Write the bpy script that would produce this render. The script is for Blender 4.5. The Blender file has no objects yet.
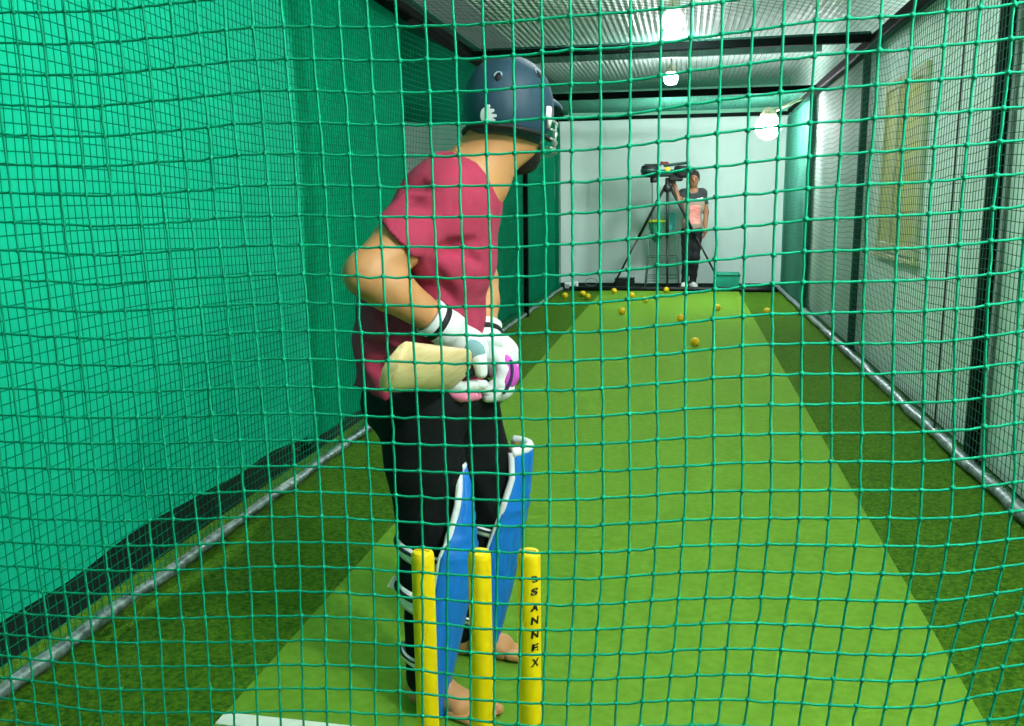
import bpy, math, random
import numpy as np
from mathutils import Vector, Matrix
PI = math.pi
random.seed(7)
rng = np.random.default_rng(7)
SC = bpy.context.scene
COL = SC.collection

# ------------------------------------------------------------------ camera
FPX, CX, CY, EYE = 878.0, 512.0, 363.0, 1.31
def _n(v): return v / np.linalg.norm(v)
_Y = _n(np.array([(685 - CX) / FPX, -(198 - CY) / FPX, -1.0]))
_Z = -_n(np.array([(570 - CX), -(5100 - CY), -FPX]))
_Z = _n(_Z - _Y * (_Z @ _Y))
_X = np.cross(_Y, _Z)
ROT = np.array([_X, _Y, _Z])            # camera axes -> world
CAM = np.array([0.0, 0.0, EYE])
def ray(x, y): return ROT @ np.array([(x - CX) / FPX, -(y - CY) / FPX, -1.0])
def at(x, y, Yd):
    d = ray(x, y); return CAM + d * (Yd / d[1])
def fl(x, y, z=0.0):
    d = ray(x, y); return CAM + d * ((z - EYE) / d[2])
def atX(x, y, X0):
    d = ray(x, y); return CAM + d * (X0 / d[0])
cd = bpy.data.cameras.new('camera'); cam = bpy.data.objects.new('camera', cd); COL.objects.link(cam)
cd.sensor_width = 36.0; cd.lens = FPX / 1024 * 36.0; cd.clip_start = 0.05; cd.clip_end = 100
M4 = Matrix([list(ROT[0]) + [0], list(ROT[1]) + [0], list(ROT[2]) + [EYE], [0, 0, 0, 1]])
cam.matrix_world = M4
SC.camera = cam

# ------------------------------------------------------------------ materials
def lin(r, g, b):
    f = lambda c: (c / 255 / 12.92) if c / 255 <= 0.04045 else ((c / 255 + 0.055) / 1.055) ** 2.4
    return (f(r), f(g), f(b), 1.0)
def mat(name, rgb, rough=0.6, metal=0.0, var=0.0, vscale=20.0, bump=0.0, bscale=80.0, spec=0.4, rgb2=None, transl=0.0, stretch=None, detail=4.0):
    m = bpy.data.materials.new(name); m.use_nodes = True
    nt = m.node_tree; N = nt.nodes; L = nt.links
    b = N['Principled BSDF']
    b.inputs['Roughness'].default_value = rough; b.inputs['Metallic'].default_value = metal
    b.inputs['Specular IOR Level'].default_value = spec
    c = lin(*rgb); b.inputs['Base Color'].default_value = c
    tc = N.new('ShaderNodeTexCoord'); src = tc.outputs['Object']
    if stretch:
        mp = N.new('ShaderNodeMapping'); mp.inputs['Scale'].default_value = stretch
        L.new(src, mp.inputs['Vector']); src = mp.outputs['Vector']
    if var > 0 or rgb2:
        t = N.new('ShaderNodeTexNoise'); t.inputs['Scale'].default_value = vscale; t.inputs['Detail'].default_value = detail
        L.new(src, t.inputs['Vector'])
        r = N.new('ShaderNodeValToRGB'); r.color_ramp.elements[0].position = 0.3; r.color_ramp.elements[1].position = 0.7
        if rgb2: c0, c1 = c, lin(*rgb2)
        else:
            c0 = tuple(x * (1 - var) for x in c[:3]) + (1,); c1 = tuple(min(1, x * (1 + var)) for x in c[:3]) + (1,)
        r.color_ramp.elements[0].color = c0; r.color_ramp.elements[1].color = c1
        L.new(t.outputs['Fac'], r.inputs['Fac']); L.new(r.outputs['Color'], b.inputs['Base Color'])
    if bump > 0:
        t2 = N.new('ShaderNodeTexNoise'); t2.inputs['Scale'].default_value = bscale; t2.inputs['Detail'].default_value = 3
        L.new(src, t2.inputs['Vector'])
        bp = N.new('ShaderNodeBump'); bp.inputs['Strength'].default_value = bump; bp.inputs['Distance'].default_value = 0.01
        L.new(t2.outputs['Fac'], bp.inputs['Height']); L.new(bp.outputs['Normal'], b.inputs['Normal'])
    if transl > 0:
        tr = N.new('ShaderNodeBsdfTranslucent'); tr.inputs['Color'].default_value = c
        mx = N.new('ShaderNodeMixShader'); mx.inputs['Fac'].default_value = transl
        L.new(b.outputs['BSDF'], mx.inputs[1]); L.new(tr.outputs['BSDF'], mx.inputs[2])
        L.new(mx.outputs['Shader'], N['Material Output'].inputs['Surface'])
    return m
def glow(name, rgb, strength):
    m = bpy.data.materials.new(name); m.use_nodes = True
    b = m.node_tree.nodes['Principled BSDF']
    b.inputs['Base Color'].default_value = lin(*rgb)
    b.inputs['Emission Color'].default_value = lin(*rgb); b.inputs['Emission Strength'].default_value = strength
    return m

# ------------------------------------------------------------------ mesh builder
class MB:
    def __init__(s): s.v = []; s.f = []; s.mi = []; s.cur = 0
    def add(s, vs, fs):
        o = len(s.v); s.v.extend([tuple(map(float, p)) for p in vs])
        for f in fs: s.f.append(tuple(i + o for i in f)); s.mi.append(s.cur)
    def tube(s, pts, r, n=8, cap=True, closed=False):
        P = [np.array(p, float) for p in pts]; m = len(P)
        rs = r if hasattr(r, '__len__') else [r] * m
        vs = []; fs = []; up = None
        for i in range(m):
            a = P[i - 1] if (i > 0 or closed) else P[i]; b = P[(i + 1) % m] if (i < m - 1 or closed) else P[i]
            t = _n(b - a)
            if up is None:
                up = np.array([0, 0, 1.0]) if abs(t[2]) < 0.9 else np.array([1.0, 0, 0])
            u = _n(up - t * (up @ t)); w = np.cross(t, u); up = u
            for k in range(n):
                q = 2 * PI * k / n; vs.append(P[i] + rs[i] * (math.cos(q) * u + math.sin(q) * w))
        for i in range(m if closed else m - 1):
            j = (i + 1) % m
            for k in range(n):
                l = (k + 1) % n; fs.append((i * n + k, i * n + l, j * n + l, j * n + k))
        if cap and not closed:
            fs.append(tuple(range(n - 1, -1, -1))); fs.append(tuple((m - 1) * n + k for k in range(n)))
        s.add(vs, fs)
    def box(s, c, size, R=None, bev=0.0):
        c = np.array(c, float); h = np.array(size, float) / 2
        R = np.eye(3) if R is None else np.array(R)   # rows are local axes
        if bev <= 0:
            vs = [c + np.array([x, y, z]) * h @ R for x in (-1, 1) for y in (-1, 1) for z in (-1, 1)]
            s.add(vs, [(0, 1, 3, 2), (4, 6, 7, 5), (0, 4, 5, 1), (2, 3, 7, 6), (0, 2, 6, 4), (1, 5, 7, 3)])
            return
        b = min(bev, min(h) * 0.95); vs = []; idx = {}
        for sx in (-1, 1):
            for sy in (-1, 1):
                for sz in (-1, 1):
                    for ax in range(3):
                        p = h - b; p = p.copy(); p[ax] = h[ax]
                        idx[(sx, sy, sz, ax)] = len(vs); vs.append(c + (np.array([sx, sy, sz]) * p) @ R)
        fs = []
        I = lambda a, b_, d, ax: idx[(a, b_, d, ax)]
        for sg in (-1, 1):
            fs.append(tuple(I(sg, a, b_, 0) for a, b_ in ((-1, -1), (1, -1), (1, 1), (-1, 1)))[::sg])
            fs.append(tuple(I(a, sg, b_, 1) for a, b_ in ((-1, -1), (-1, 1), (1, 1), (1, -1)))[::sg])
            fs.append(tuple(I(a, b_, sg, 2) for a, b_ in ((-1, -1), (1, -1), (1, 1), (-1, 1)))[::sg])
        for a in (-1, 1):
            for b_ in (-1, 1):
                q = (I(-1, a, b_, 1), I(1, a, b_, 1), I(1, a, b_, 2), I(-1, a, b_, 2)); fs.append(q[::-a * b_])
                q = (I(a, -1, b_, 0), I(a, 1, b_, 0), I(a, 1, b_, 2), I(a, -1, b_, 2)); fs.append(q[::a * b_])
                q = (I(a, b_, -1, 0), I(a, b_, 1, 0), I(a, b_, 1, 1), I(a, b_, -1, 1)); fs.append(q[::-a * b_])
                for d in (-1, 1):
                    q = (I(a, b_, d, 0), I(a, b_, d, 1), I(a, b_, d, 2)); fs.append(q[::a * b_ * d])
        s.add(vs, fs)
    def ball(s, c, r, n=12, R=None):
        c = np.array(c, float); r = np.array(r if hasattr(r, '__len__') else [r] * 3, float)
        R = np.eye(3) if R is None else np.array(R); m = max(3, n // 2)
        vs = [c + (np.array([0, 0, -1]) * r) @ R]; fs = []
        for i in range(1, m):
            a = -PI / 2 + PI * i / m
            for k in range(n):
                q = 2 * PI * k / n
                vs.append(c + (np.array([math.cos(a) * math.cos(q), math.cos(a) * math.sin(q), math.sin(a)]) * r) @ R)
        vs.append(c + (np.array([0, 0, 1]) * r) @ R)
        for k in range(n): fs.append((0, 1 + (k + 1) % n, 1 + k))
        for i in range(m - 2):
            for k in range(n):
                l = (k + 1) % n; o = 1 + i * n; fs.append((o + k, o + l, o + n + l, o + n + k))
        o = 1 + (m - 2) * n; t = len(vs) - 1
        for k in range(n): fs.append((o + k, o + (k + 1) % n, t))
        s.add(vs, fs)
    def lathe(s, base, prof, n=24, axis=None, cap=True):
        base = np.array(base, float); w = _n(np.array(axis if axis is not None else [0, 0, 1.0], float))
        u = _n(np.cross([0, 1.0, 0] if abs(w[1]) < 0.9 else [1.0, 0, 0], w)); v = np.cross(w, u)
        vs = []; fs = []
        for (r, h) in prof:
            for k in range(n):
                q = 2 * PI * k / n; vs.append(base + w * h + r * (math.cos(q) * u + math.sin(q) * v))
        for i in range(len(prof) - 1):
            for k in range(n):
                l = (k + 1) % n; fs.append((i * n + k, i * n + l, i * n + n + l, i * n + n + k))
        if cap:
            fs.append(tuple(range(n - 1, -1, -1))); o = (len(prof) - 1) * n; fs.append(tuple(o + k for k in range(n)))
        s.add(vs, fs)
    def grid(s, fn, nu, nv):
        vs = [fn(i / nu, j / nv) for i in range(nu + 1) for j in range(nv + 1)]
        fs = [(i * (nv + 1) + j, (i + 1) * (nv + 1) + j, (i + 1) * (nv + 1) + j + 1, i * (nv + 1) + j + 1) for i in range(nu) for j in range(nv)]
        s.add(vs, fs)
    def build(s, name, m, parent=None, smooth=True):
        me = bpy.data.meshes.new(name)
        org = np.zeros(3)
        me.from_pydata(s.v, [], s.f)
        for q in (m if isinstance(m, (list, tuple)) else [m]): me.materials.append(q)
        me.polygons.foreach_set('material_index', s.mi)
        me.polygons.foreach_set('use_smooth', [smooth] * len(s.f))
        me.update()
        return link(name, me, parent)
def link(name, me, parent=None):
    """Objects are built in world space; the origin moves to the middle of the shape's underside."""
    n = len(me.vertices); co = np.empty(n * 3); me.vertices.foreach_get('co', co); co = co.reshape(-1, 3)
    org = np.array([co[:, 0].min() + co[:, 0].max(), co[:, 1].min() + co[:, 1].max(), 2 * co[:, 2].min()]) / 2
    me.vertices.foreach_set('co', (co - org).ravel()); me.update()
    o = bpy.data.objects.new(name, me); COL.objects.link(o)
    o.matrix_world = Matrix.Translation(org)
    if parent is not None:
        o.parent = parent
        o.matrix_parent_inverse = Matrix.Identity(4)
        pw = Vector((0, 0, 0)); p = parent
        while p is not None: pw = pw + p.location; p = p.parent
        o.location = Vector(org) - pw
    return o
def tag(o, label=None, cat=None, group=None, kind=None):
    if label: o['label'] = label
    if cat: o['category'] = cat
    if group: o['group'] = group
    if kind: o['kind'] = kind
    return o
def thing(name, loc, label, cat, group=None):
    o = bpy.data.objects.new(name, None); COL.objects.link(o); o.location = Vector([float(x) for x in loc]); o.empty_display_size = 0.1
    return tag(o, label, cat, group)
def autosmooth(o, ang=40):
    me = o.data
    me.polygons.foreach_set('use_smooth', [True] * len(me.polygons))
    me.set_sharp_from_angle(angle=math.radians(ang)); return o

# ------------------------------------------------------------------ signed-distance modelling
class SDF:
    def __init__(s, lo, hi, h):
        s.lo = np.array(lo, float); s.h = h
        n = [int(math.ceil((b - a) / h)) + 1 for a, b in zip(lo, hi)]
        ax = [np.float32(a + h * np.arange(k)) for a, k in zip(lo, n)]
        s.X, s.Y, s.Z = np.meshgrid(*ax, indexing='ij'); s.d = np.full(s.X.shape, 9.0, np.float32)
    def rc(s, a, b, ra, rb):
        a = np.array(a, float); b = np.array(b, float); ab = b - a; q = float(ab @ ab)
        px, py, pz = s.X - np.float32(a[0]), s.Y - np.float32(a[1]), s.Z - np.float32(a[2])
        t = np.clip((px * ab[0] + py * ab[1] + pz * ab[2]) / q, 0, 1).astype(np.float32)
        return np.sqrt((px - t * ab[0]) ** 2 + (py - t * ab[1]) ** 2 + (pz - t * ab[2]) ** 2) - (ra + (rb - ra) * t)
    def el(s, c, r, R=None):
        px, py, pz = s.X - c[0], s.Y - c[1], s.Z - c[2]
        if R is not None:
            R = np.array(R); px, py, pz = [R[i][0] * px + R[i][1] * py + R[i][2] * pz for i in range(3)]
        k0 = np.sqrt((px / r[0]) ** 2 + (py / r[1]) ** 2 + (pz / r[2]) ** 2)
        k1 = np.sqrt((px / r[0] ** 2) ** 2 + (py / r[1] ** 2) ** 2 + (pz / r[2] ** 2) ** 2) + 1e-6
        return k0 * (k0 - 1) / k1
    def bx(s, c, half, R=None, rd=0.0):
        px, py, pz = s.X - c[0], s.Y - c[1], s.Z - c[2]
        if R is not None:
            R = np.array(R); px, py, pz = [R[i][0] * px + R[i][1] * py + R[i][2] * pz for i in range(3)]
        qx, qy, qz = abs(px) - half[0] + rd, abs(py) - half[1] + rd, abs(pz) - half[2] + rd
        return np.sqrt(np.maximum(qx, 0) ** 2 + np.maximum(qy, 0) ** 2 + np.maximum(qz, 0) ** 2) + np.minimum(np.maximum(qx, np.maximum(qy, qz)), 0) - rd
    def pl(s, p, n):
        n = _n(np.array(n, float)); return (s.X - p[0]) * n[0] + (s.Y - p[1]) * n[1] + (s.Z - p[2]) * n[2]
    def u(s, d, k=0.02):
        h = np.clip(0.5 + 0.5 * (s.d - d) / k, 0, 1); s.d = (s.d * (1 - h) + d * h - k * h * (1 - h)).astype(np.float32)
    def hit(s, p, q):
        # first point inside the shape on the way from p to q
        p = np.array(p, float); q = np.array(q, float); T = np.linspace(0, 1, 600); n = np.array(s.d.shape)
        for t in T:
            x = p + (q - p) * t; i = np.round((x - s.lo) / s.h).astype(int)
            if (i >= 0).all() and (i < n).all() and s.d[tuple(i)] < 0: return x
        return q
    def carve(s, d, k=0.015):
        a = s.d; b = -d; h = np.clip(0.5 - 0.5 * (b - a) / k, 0, 1); s.d = (b * (1 - h) + a * h + k * h * (1 - h)).astype(np.float32)
    def cut(s, d): s.d = np.maximum(s.d, d).astype(np.float32)
    def mesh(s, name, m, parent=None, relax=1):
        d = s.d; neg = d < 0
        n = np.array(d.shape) - 1
        acc = np.zeros(tuple(n) + (3,), np.float32); cnt = np.zeros(tuple(n), np.float32)
        cor = [(i, j, k) for i in (0, 1) for j in (0, 1) for k in (0, 1)]
        sl = lambda c: tuple(slice(c[a], c[a] + n[a]) for a in range(3))
        for c in cor:
            for a in range(3):
                if c[a]: continue
                e = list(c); e[a] = 1
                d0, d1 = d[sl(c)], d[sl(e)]; x = neg[sl(c)] != neg[sl(e)]
                t = np.where(x, d0 / np.where(x, d0 - d1, 1), 0)
                for q in range(3): acc[..., q] += np.where(x, c[q] + (t if q == a else 0), 0)
                cnt += x
        act = cnt > 0; idx = np.full(tuple(n), -1, np.int64); idx[act] = np.arange(act.sum())
        ijk = np.argwhere(act); V = (ijk + acc[act] / cnt[act][:, None]) * s.h + s.lo
        F = []
        for a in range(3):
            b, c = (a + 1) % 3, (a + 2) % 3
            S0 = [slice(None)] * 3; S1 = [slice(None)] * 3
            S0[a] = slice(0, n[a]); S1[a] = slice(1, n[a] + 1)
            for q in (b, c): S0[q] = slice(1, n[q]); S1[q] = slice(1, n[q])
            x0, x1 = neg[tuple(S0)], neg[tuple(S1)]
            e = np.argwhere(x0 != x1); fl_ = x0[x0 != x1]
            e[:, b] += 1; e[:, c] += 1
            def ix(ob, oc):
                g = e.copy(); g[:, b] -= ob; g[:, c] -= oc; return idx[g[:, 0], g[:, 1], g[:, 2]]
            quad = np.stack([ix(1, 1), ix(0, 1), ix(0, 0), ix(1, 0)], 1)
            quad[~fl_] = quad[~fl_][:, ::-1]; F.append(quad)
        F = np.concatenate(F)
        for _ in range(relax):          # light smoothing
            S = np.zeros_like(V); C = np.zeros(len(V))
            for i in range(4):
                A, B = F[:, i], F[:, (i + 1) % 4]
                np.add.at(S, A, V[B]); np.add.at(C, A, 1)
                np.add.at(S, B, V[A]); np.add.at(C, B, 1)
            V = 0.5 * V + 0.5 * S / np.maximum(C, 1)[:, None]
        me = bpy.data.meshes.new(name); me.from_pydata(V.tolist(), [], F.tolist())
        for q in (m if isinstance(m, (list, tuple)) else [m]): me.materials.append(q)
        me.polygons.foreach_set('use_smooth', [True] * len(F)); me.update()
        return link(name, me, parent)
def frame_from(f, up=(0, 0, 1)):
    f = _n(np.array(f, float)); l = _n(np.cross(up, f)); u = np.cross(f, l); return np.array([f, l, u])
KEY = 310

# ------------------------------------------------------------------ palette
M_floor = mat('black rubber floor', (8, 27, 20), 0.95, spec=0.05, var=0.3, vscale=6)
M_turf = mat('dark green artificial turf', (30, 84, 12), 0.95, rgb2=(88, 126, 24), vscale=70, bump=1.0, bscale=180, spec=0.1, detail=6)
M_pitch = mat('light green pitch mat', (98, 142, 38), 0.9, rgb2=(110, 154, 48), vscale=35, bump=0.4, bscale=320, spec=0.1)
M_white = mat('white line paint', (225, 232, 225), 0.7, var=0.06, vscale=30)
M_sheet = mat('white hanging sheet', (196, 220, 212), 0.6, var=0.06, vscale=2.2, bump=0.2, bscale=3, stretch=(1, 1, 0.4))
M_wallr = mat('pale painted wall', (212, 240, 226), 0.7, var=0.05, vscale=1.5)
M_dark = mat('dark green wall', (12, 62, 46), 1.0, spec=0.05, var=0.15, vscale=2)  # dark green base colour with slight random variation
M_ceil = mat('galvanised corrugated sheet', (222, 234, 228), 0.45, var=0.05, vscale=1.2, spec=0.5)
M_steel = mat('dark painted steel', (8, 17, 15), 0.7, spec=0.03, var=0.2, vscale=8)
M_pipe = mat('worn galvanised pipe', (150, 170, 168), 0.4, metal=0.5, rgb2=(70, 88, 86), vscale=28, bump=0.3, bscale=60)
M_cloth = mat('bright green shade cloth', (5, 182, 142), 0.75, var=0.06, vscale=3, bump=0.25, bscale=400, transl=0.5)
M_cloth2 = mat('green shade cloth', (2, 158, 114), 0.9, spec=0.05, var=0.08, vscale=3, bump=0.25, bscale=400, transl=0.35)
M_clothd = mat('deep green shade cloth', (8, 120, 86), 0.9, spec=0.05, var=0.12, vscale=4, bump=0.25, bscale=300)
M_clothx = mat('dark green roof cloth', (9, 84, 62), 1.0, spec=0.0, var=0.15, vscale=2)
M_netf = mat('sea green knotted cord', (3, 132, 100), 0.7, spec=0.12, var=0.12, vscale=50)
M_netl = mat('dark green net cord', (4, 118, 86), 0.9, spec=0.05)
M_netr = mat('dull green net cord', (44, 96, 80), 0.9, spec=0.05)
M_black = mat('matt black plastic', (18, 22, 22), 0.5)
M_wood = mat('olive tan painted wood', (196, 198, 132), 0.6, var=0.1, vscale=5, stretch=(4, 4, 0.5))
M_wood2 = mat('tan window frame', (196, 206, 166), 0.6, var=0.06, vscale=6)
M_bulb = glow('lit lamp globe', (250, 250, 255), 380)
M_bulb3 = glow('bright lit lamp globe', (250, 250, 255), 205)
M_lampcap = mat('lamp cap', (150, 150, 120), 0.4, metal=0.4)

# ------------------------------------------------------------------ setting
XL, XR, YT, YW = -1.77, 1.38, 12.62, 14.0
b = MB(); b.box((-1.2, 6.4, -0.06), (8.4, 16.4, 0.12)); o = b.build('floor', M_floor, smooth=False); tag(o, 'black rubber floor', 'floor', kind='structure')
b = MB(); b.grid(lambda u, v: (-4.6 + 7.0 * u, YW + 0.02 * math.sin(9 * u) + 0.012 * math.sin(31 * u), 0.0 + 2.5 * v), 120, 6)
b.box((-1.1, YW + 0.08, 1.6), (7.2, 0.06, 3.3))
o = b.build('wall_back', M_sheet); tag(o, 'white sheeted back wall', 'wall', kind='structure')
b = MB(); b.box((-1.1, YW - 0.03, 2.78), (7.2, 0.04, 0.56)); o = b.build('trim_back', mat('pale green band', (120, 190, 160), 0.7), smooth=False); tag(o, 'pale green band above the back sheet', 'trim', kind='structure')
b = MB(); b.box((1.53, 6.4, 1.5), (0.1, 16.0, 3.1)); o = b.build('wall_right', M_wallr, smooth=False); tag(o, 'pale side wall', 'wall', kind='structure')
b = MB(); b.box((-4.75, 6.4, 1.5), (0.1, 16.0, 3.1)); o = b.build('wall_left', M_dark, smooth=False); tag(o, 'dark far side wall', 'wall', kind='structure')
b = MB()
def corr(u, v):
    x = -1.95 + 3.85 * u; return (x, -1.5 + 15.6 * v, 3.04 + 0.007 * math.sin(2 * PI * x / 0.06))
b.grid(corr, 420, 1); o = b.build('ceiling', M_ceil); tag(o, 'corrugated metal ceiling', 'ceiling', kind='structure')
# shuttered window in the right wall
b = MB(); b.box((1.475, 6.65, 1.51), (0.016, 1.12, 1.14)); w = b.build('window_1', M_wood, smooth=False); tag(w, 'olive shuttered window', 'window', kind='structure')
b = MB()
for y in (6.09, 7.21): b.box((1.465, y, 1.51), (0.034, 0.08, 1.24), bev=0.006)
for z in (0.94, 2.09): b.box((1.466, 6.65, z), (0.026, 1.04, 0.07), bev=0.006)
b.build('window_frame', M_wood2, w, smooth=False)
b = MB(); b.box((1.466, 6.82, 1.51), (0.026, 0.06, 1.08), bev=0.006); b.build('mullion', M_wood2, w, smooth=False)
b = MB(); b.box((1.455, 6.65, 0.875), (0.05, 1.28, 0.03), bev=0.006); b.build('window_sill', M_wood2, w, smooth=False)

# ground carpets
b = MB(); b.box((-0.22, 5.62, 0.004), (3.36, 14.0, 0.008)); o = b.build('artificial_turf', M_turf, smooth=False); tag(o, 'dark green artificial turf covering the cage floor on both sides of the light mat', 'turf')
b = MB(); b.box((-0.186, 5.62, 0.012), (1.902, 14.0, 0.008)); pm = b.build('pitch_mat', M_pitch, smooth=False); tag(pm, 'long light green pitch mat running down the middle of the cage', 'mat')
b = MB(); b.box((-0.186, 1.86, 0.0172), (1.9, 0.05, 0.0024)); tag(b.build('crease_line', M_white, pm, smooth=False), 'white crease line')

# ------------------------------------------------------------------ steel cage
def steel_bar(name, a, c, w, label, cat, m=M_steel, rnd=True):
    b = MB(); a = np.array(a, float); c = np.array(c, float)
    if rnd: b.tube([a, (a + c) / 2, c], w / 2, 14)
    else:
        f = _n(c - a); R = frame_from(f, (0, 0, 1) if abs(f[2]) < 0.9 else (0, 1, 0)); b.box((a + c) / 2, (np.linalg.norm(c - a), w, w), R, bev=w * 0.12)
    o = b.build(name, m, smooth=True); autosmooth(o); return tag(o, label, cat)
def post(x, y, w, label):
    t = thing('cage_post', (x, y, 0), label, 'post', 'upright posts of the net cage')
    b = MB(); b.box((x, y, 1.235), (min(w, 0.05), w, 2.43), bev=0.008); b.build('upright', M_steel, t, smooth=False)
    b = MB(); b.box((x, y, 0.013), (min(w, 0.05) * 1.4, w * 1.7, 0.01), bev=0.003); b.build('base_plate', M_steel, t, smooth=False)
    return t
post(XR + 0.045, 4.56, 0.095, 'thick black steel post on the right side, nearest the camera')
post(XR + 0.045, 7.85, 0.085, 'black steel post standing between the olive window and the white back wall')
post(XR + 0.04, 10.95, 0.05, 'thin dark post on the right side nearest the white back wall')
post(XL - 0.19, 4.24, 0.07, 'dark steel post at the far end of the bright green curtain')
post(XL + 0.035, 9.75, 0.07, 'dark post seen through the left netting just right of the batsman')
post(XL - 0.06, 12.9, 0.06, 'dark corner post at the left edge of the white back wall')
def beam(y, x0, x1, z, w, label, n=1):
    t = thing('roof_beam', ((x0 + x1) / 2, y, z), label, 'beam', 'cross beams of the net cage'); t['kind'] = 'thing'
    for k in range(n):
        b = MB(); b.box(((x0 + x1) / 2, y + 0.11 * k, z + 0.035 * k), (x1 - x0, w, w), bev=0.006); b.build('steel_tube', M_steel, t, smooth=False)
    return t
beam(7.42, XL, XR, 2.49, 0.06, 'double black roof beam just above the blue helmet', 2)
beam(10.35, XL, XR, 2.46, 0.07, 'single black roof beam between the double beam and the back wall')
beam(12.95, XL - 0.1, XR, 2.44, 0.05, 'thin black roof beam along the top of the white back wall')
b = MB(); b.box((0, 10.9, 2.97), (3.8, 0.06, 0.09), bev=0.005); tag(b.build('ceiling_purlin', mat('grey purlin', (70, 96, 88), 0.5), smooth=False), 'thin grey purlin under the corrugated ceiling at the second lamp', 'purlin')
steel_bar('top_rail', (XR + 0.02, -0.6, 2.50), (XR + 0.02, 13.0, 2.46), 0.085, 'dark rail along the top of the right side net', 'rail', rnd=False)
steel_bar('top_rail', (XL - 0.02, -0.6, 2.56), (XL - 0.02, 13.0, 2.48), 0.10, 'dark rail along the top of the left side net', 'rail', rnd=False)
def rough_pipe(x0, x1, y0, y1, r, label):
    b = MB(); n = 120; pts = []; rs = []
    for i in range(n + 1):
        t = i / n; pts.append((x0 + (x1 - x0) * t + 0.004 * math.sin(i * 0.7), y0 + (y1 - y0) * t, 0.008 + r + 0.003 * math.sin(i * 1.3) + 0.004)); rs.append(r * (1 + 0.12 * math.sin(i * 2.1) + 0.08 * math.sin(i * 0.9)))
    b.tube(pts, rs, 12); return tag(b.build('floor_pipe', M_pipe), label, 'pipe', 'pipes holding down the side nets')
rough_pipe(XL, XL + 0.03, -0.4, 12.7, 0.021, 'worn grey pipe on the turf along the foot of the left green netting')
rough_pipe(XR, XR - 0.05, -0.4, 13.2, 0.03, 'worn grey pipe on the turf along the foot of the right side net')

# ------------------------------------------------------------------ cloths on the left
def curtain(name, x, y0, y1, zb, zt, m, amp, label, ny=160, nz=40, pull=0.0):
    b = MB()
    def f(u, v):
        y = y0 + (y1 - y0) * u; lo = zb(u); hi = zt(u)
        z = lo + (hi - lo) * v; y -= pull * u ** 6 * min(1.0, max(0.0, (z - 1.95) / 0.6))
        return np.array((x + amp * (math.sin(y * 5.1 + 0.6 * z) * 0.5 + math.sin(y * 11.3 + 1.0) * 0.3 + 0.35 * math.sin(2.3 * z + y)), y, z))
    b.grid(f, ny, nz); o = b.build(name, m)
    return tag(o, label, 'curtain')
curtain('shade_curtain', XL - 0.08, -0.6, 4.10, lambda u: 0.17 + 0.02 * math.sin(11 * u) + 0.012 * math.sin(29 * u), lambda u: 2.9, M_cloth, 0.022, 'bright green shade cloth hanging behind the left net nearest the camera', pull=0.24)
curtain('shade_curtain', XL - 0.12, 4.12, 5.95, lambda u: 0.07, lambda u: 2.55 + 0.35 * (1 - u) ** 0.6 - 0.10 * u, M_cloth2, 0.035, 'green shade cloth with a drooping top corner, just beyond the left post')
curtain('shade_curtain', XL - 0.14, 8.3, 13.3, lambda u: 0.02, lambda u: 2.6, M_clothd, 0.03, 'deep green cloth on the left side nearest the white back wall')
curtain('shade_curtain', XR + 0.035, 11.0, 13.6, lambda u: 0.03, lambda u: 2.42, mat('teal shade cloth', (96, 170, 148), 0.85, var=0.08, vscale=3, spec=0.05), 0.012, 'dull teal cloth hanging on the right side nearest the white back wall')
b = MB(); b.grid(lambda u, v: (-4.7 + 2.93 * u, -0.5 + 14.4 * v, 2.60 - 0.10 * math.sin(PI * u) * (1 + 0.3 * math.sin(9 * v))), 24, 60)
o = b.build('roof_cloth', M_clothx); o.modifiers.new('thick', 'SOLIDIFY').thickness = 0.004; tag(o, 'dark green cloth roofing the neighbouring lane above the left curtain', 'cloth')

# ------------------------------------------------------------------ side and roof nets
def flat_net(name, fn, nu, nv, r, m, label, seg=1, knots=False):
    """fn(i, j) -> point of node (i, j); cords run along both directions"""
    b = MB()
    st = max(1, seg)
    for i in range(nu + 1): b.tube([fn(i, j) for j in list(range(0, nv, st)) + [nv]], r, 4, cap=False)
    for j in range(nv + 1): b.tube([fn(i, j) for i in list(range(0, nu, st)) + [nu]], r, 4, cap=False)
    return tag(b.build(name, m), label, 'net', kind=None)
ml_y, ml_z = 0.031, 0.036
def left_node(i, j):
    y = -0.3 + ml_y * i; z = 0.03 + ml_z * j
    zz = z + 0.10 * (z / 2.5) * math.sin(0.9 * y + 0.5) * 0.35 + 0.012 * math.sin(2.7 * y + 0.8 * z)
    return (XL + 0.01 * math.sin(3 * y + z) - 0.02 * (0 if z > 0.1 else 1) * 0, y + 0.006 * math.sin(7 * z + y), min(zz, 2.6))
flat_net('side_net', left_node, int(13.1 / ml_y), 66, 0.0017, M_netl, 'fine dark green net stretched down the left side in front of the green curtains', seg=3)
mr = 0.046
def right_node(i, j):
    y = -0.2 + mr * i; z = 0.03 + mr * j; t = y / 13.0
    return (XR - 0.03 * max(t, 0) + 0.006 * math.sin(4 * y), y, z + (0.02 * math.sin(1.9 * y) + 0.006 * math.sin(9 * y)) * min(1, z))
flat_net('side_net', right_node, int(13.1 / mr), 52, 0.0017, M_netr, 'grey green net stretched down the right side between the black posts', seg=2)
def roof_node(i, j):
    x = XL + 0.045 * i; y = -0.2 + 0.045 * j
    return (x, y, 2.525 - 0.035 * abs(math.sin(PI * (y - 4.4) / 3.0)) * math.sin(PI * i / 70.0))
flat_net('roof_net', roof_node, 70, int(13.1 / 0.045), 0.0019, M_netr, 'grey green net roofing the cage under the corrugated ceiling', seg=3)
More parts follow.
